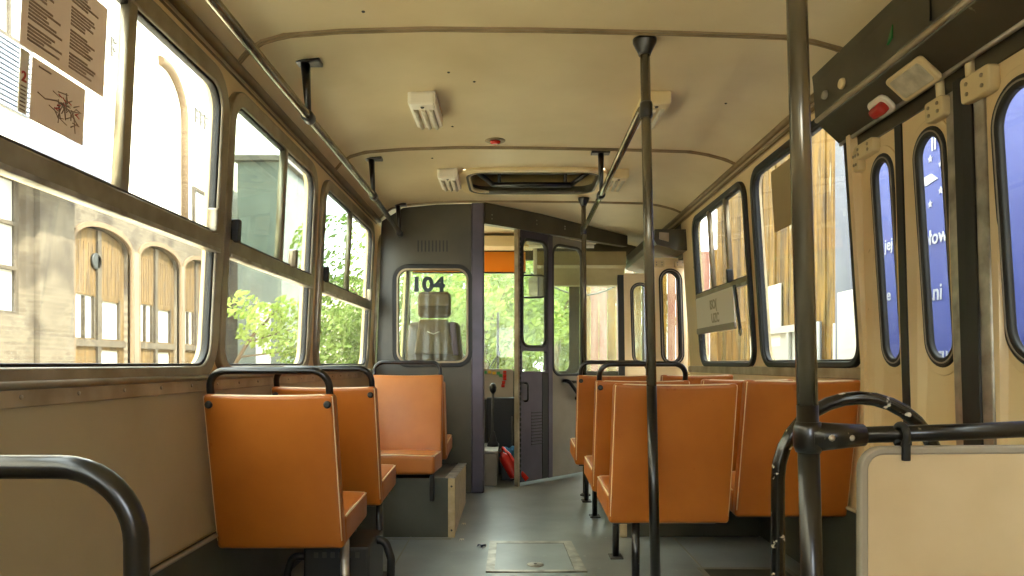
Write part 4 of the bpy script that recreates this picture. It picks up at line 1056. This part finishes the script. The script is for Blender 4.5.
for (x, y, h, r, mm), lb in zip(((-2.6, 16, 4.6, 1.9, 'leafA'), (-.6, 15, 4.0, 1.8, 'leafB'), (.9, 15.5, 4.2, 1.6, 'leafB'), (2.0, 18, 4.8, 1.9, 'leafA'), (-.2, 22, 7.0, 2.8, 'leafA'), (-2.4, 26, 7.0, 2.6, 'leafA')), tl):
    tree(x, y, h, r, lb, mm, 12000, .075)
# small tree by the left windows
o = empty('tree', (-5.3, 15.3, GZ), 'small sunlit tree with thin branches outside the middle left window', 'tree')
q = MB(); q.tube([(-1.1, .4, 0), (-.9, .3, 1.4), (-.3, .1, 2.3), (.3, 0, 2.9)], [.06, .05, .035, .015], 8)
for (a, c) in (((-.6, .2, 1.9), (.4, .0, 2.0)), ((-.4, .1, 2.2), (.6, .1, 2.5)), ((-.7, .2, 1.7), (-.1, .0, 1.3)), ((-.9, .3, 1.4), (-1.3, .3, 2.4))): q.tube([a, c], [.025, .01], 6)
q.build('trunk', 'bark', o)
foliage('foliage', 'leafB', 900, blob([(Vector((.1, 0, 2.7)), .42), (Vector((.5, 0, 2.9)), .34), (Vector((-.25, .1, 2.4)), .34), (Vector((.35, 0, 2.1)), .34), (Vector((-.5, .2, 3.0)), .36), (Vector((.6, 0, 2.5)), .3)]), .075, o)
random.seed(8)
tree(-5.1, 28, 5.0, 1.5, 'green tree outside the left window next to the cab', 'leafA', 6000, .08, group=None)
# right: plank wall
PX = 3.3
pw = empty('plank_building', (PX, 0, GZ), 'old yellow plank building close outside the right windows', 'building')
random.seed(12)
qa = MB(); qb = MB(); y = -4.0; k = 0
while y < 11.5:
    w_ = random.uniform(.12, .2); d_ = random.uniform(0, .03)
    (qa if (k % 5) else qb).box((-d_, y, random.uniform(0, .1)), (.06, y + w_ - .01, 6.0 - random.uniform(0, .1))); y += w_; k += 1
qa.build('plank_wall', 'planks', pw); qb.build('dark_plank_wall', mat('brown_planks', '#5c4513', .85, var='#33240a', scale=3, stretch=(1, 5, .5)), pw)
q = MB(); q.box((.06, -4.0, 0), (.3, 11.5, 6.0)); q.build('wall_core', 'bark', pw)
for (ya, yb, za, zb_) in ((7.6, 9.2, .9, 2.2), (5.4, 6.3, 1.1, 2.0)):
    f = plate('window_frame', 'pane', [(ya, za), (yb, za), (yb, zb_), (ya, zb_)], [[(ya + .08, za + .08), ((ya + yb) / 2 - .03, za + .08), ((ya + yb) / 2 - .03, zb_ - .08), (ya + .08, zb_ - .08)], [((ya + yb) / 2 + .03, za + .08), (yb - .08, za + .08), (yb - .08, zb_ - .08), ((ya + yb) / 2 + .03, zb_ - .08)]], lambda u, v, w: (-w, u, v), .03, .09, pw)
    plate('pane', 'pane', [(ya, za), (yb, za), (yb, zb_), (ya, zb_)], [], lambda u, v, w: (-w, u, v), .035, .045, f)
random.seed(77)
q = MB()
for k in range(14):
    y0 = random.uniform(4.6, 9.5); z0 = random.uniform(.6, 2.0); q.box((-.05, y0, z0), (-.03, y0 + random.uniform(.15, .5), z0 + random.uniform(.2, .8)), .005)
q.build('pale_patch', 'plaster', pw)
gp = empty('grey_cabinet', (2.9, 6.0, GZ), 'tall grey cabinet standing by the plank building', 'cabinet')
q = MB(); q.box((-.15, -.6, 0), (.3, .14, 3.75), .02); q.build('cabinet_body', 'tarp', gp)
q = MB(); q.box((-.165, -.58, .9), (-.14, .06, 2.35), .01); q.build('cabinet_front', 'plaster', gp)
random.seed(14)
for k, (y, h, w_, mt, lb) in enumerate(((6.75, 1.15, .5, 'pane', 'white crate outside the right window by the plank wall'), (8.4, 1.3, .7, 'pane', 'white board propped low on the plank wall'), (7.7, 1.0, .35, 'tarp', 'grey bin beside the plank wall'))):
    c = empty('yard_crate', (2.95, y, GZ), lb, 'crate')
    q = MB(); q.box((-.15, -w_ / 2, 0), (.2, w_ / 2, h), .03); q.build('crate_body', mt, c)
    q = MB(); q.box((-.17, -w_ / 2 - .02, h), (.22, w_ / 2 + .02, h + .05), .015); q.build('crate_lid', 'gatef', c)
# reddish board fence ahead
rf = empty('board_fence', (1.5, 11.8, GZ), 'reddish board fence ahead of the front door', 'fence')
qa = MB(); qb = MB()
for k in range(18):
    (qa if k % 3 else qb).box((-.35 + k * .14, 0, 0), (-.35 + k * .14 + .13, .03, 3.6 + .03 * (k % 2)))
qa.build('red_boards', 'planksred', rf); qb.build('pale_boards', 'planks', rf)
q = MB()
for z in (.6, 2.8): q.box((-.4, .03, z), (2.2, .08, z + .1))
q.build('fence_rail', 'bark', rf)
# overhead cable
q = MB(); q.tube([(.25 + .07 * k, 9.5, 2.15 - .29 * math.sin(PI * k / 20)) for k in range(21)], .012, 6)
o = q.build('hanging_cable', 'rubber'); tag(o, 'thin dark cable sagging ahead of the windscreen', 'cable')
# blue banner outside the middle doors
bn = empty('blue_banner', (2.25, 3.2, .9), 'blue banner with white lettering outside the middle doors', 'banner')
q = MB(); q.box((0, -1.6, -1.0), (.03, 1.24, 1.45), .005); q.build('banner_sheet', 'banner', bn)
Bt = lambda y, z: (lambda u, v, w: (-w, y - u, z + v))
for body, y, z, s_ in (('słow', .722, .69, .112), ('ani', .70, .39, .125), ('u cu', .69, .07, .105), ('jej', 1.14, .73, .10), ('je', 1.14, .43, .10), ('II', .66, 1.19, .10)):
    text_mesh('white_lettering', 'bwhite', body, s_, Bt(y, z), .004, bn, .0015)
q = MB()
for k in range(12):
    a = k * PI / 6; cy, cz = .80 + .26 * math.cos(a), 1.03 + .14 * math.sin(a)
    st = []
    for j in range(10):
        rr2 = .022 if j % 2 == 0 else .009; st.append((cy + rr2 * math.sin(j * PI / 5), cz + rr2 * math.cos(j * PI / 5)))
    q.prism(st, lambda u, v, w: (-w, u, v), .0, .004)
q.build('star_ring', 'bwhite', bn)
q = MB(); q.prism([(.60, 1.03), (.66, 1.07), (.74, 1.065), (.80, 1.03), (.70, 1.015)], lambda u, v, w: (-w, u, v), .0, .004); q.build('leaf_emblem', 'bwhite', bn)
q = MB(); q.box((-.004, -.9, -.9), (0, -.45, .95)); q.build('pale_panel', 'bwhite', bn)
q = MB()
for y in (-1.5, 1.2): q.tube([(.04, y, GZ - .9), (.04, y, 1.4)], .03, 8)
q.build('banner_post', 'iron', bn)
bpy.data.objects.remove(shd)

# ================================================================== LIGHT
w = bpy.data.worlds.new('world'); SC.world = w; w.use_nodes = True
bg = w.node_tree.nodes['Background']; bg.inputs['Color'].default_value = (.86, .93, 1, 1); bg.inputs['Strength'].default_value = 2.3
sl = bpy.data.lights.new('sun', 'SUN'); so = bpy.data.objects.new('sun', sl); COL.objects.link(so)
sl.energy = 3.6; sl.angle = math.radians(.6); sl.color = (1, .93, .80)
sd = Vector((-.66, .18, -.80)); so.rotation_euler = sd.to_track_quat('-Z', 'Y').to_euler()
SC.view_settings.view_transform = 'Standard'; SC.view_settings.look = 'None'; SC.view_settings.gamma = 1
SC.view_settings.use_curve_mapping = False
SC.view_settings.exposure = 2.75
cy = SC.cycles
cy.use_denoising = True
cy.max_bounces = 12; cy.diffuse_bounces = 7; cy.glossy_bounces = 4; cy.transparent_max_bounces = 24; cy.transmission_bounces = 6
cy.sample_clamp_indirect = 8; cy.caustics_reflective = False; cy.caustics_refractive = False
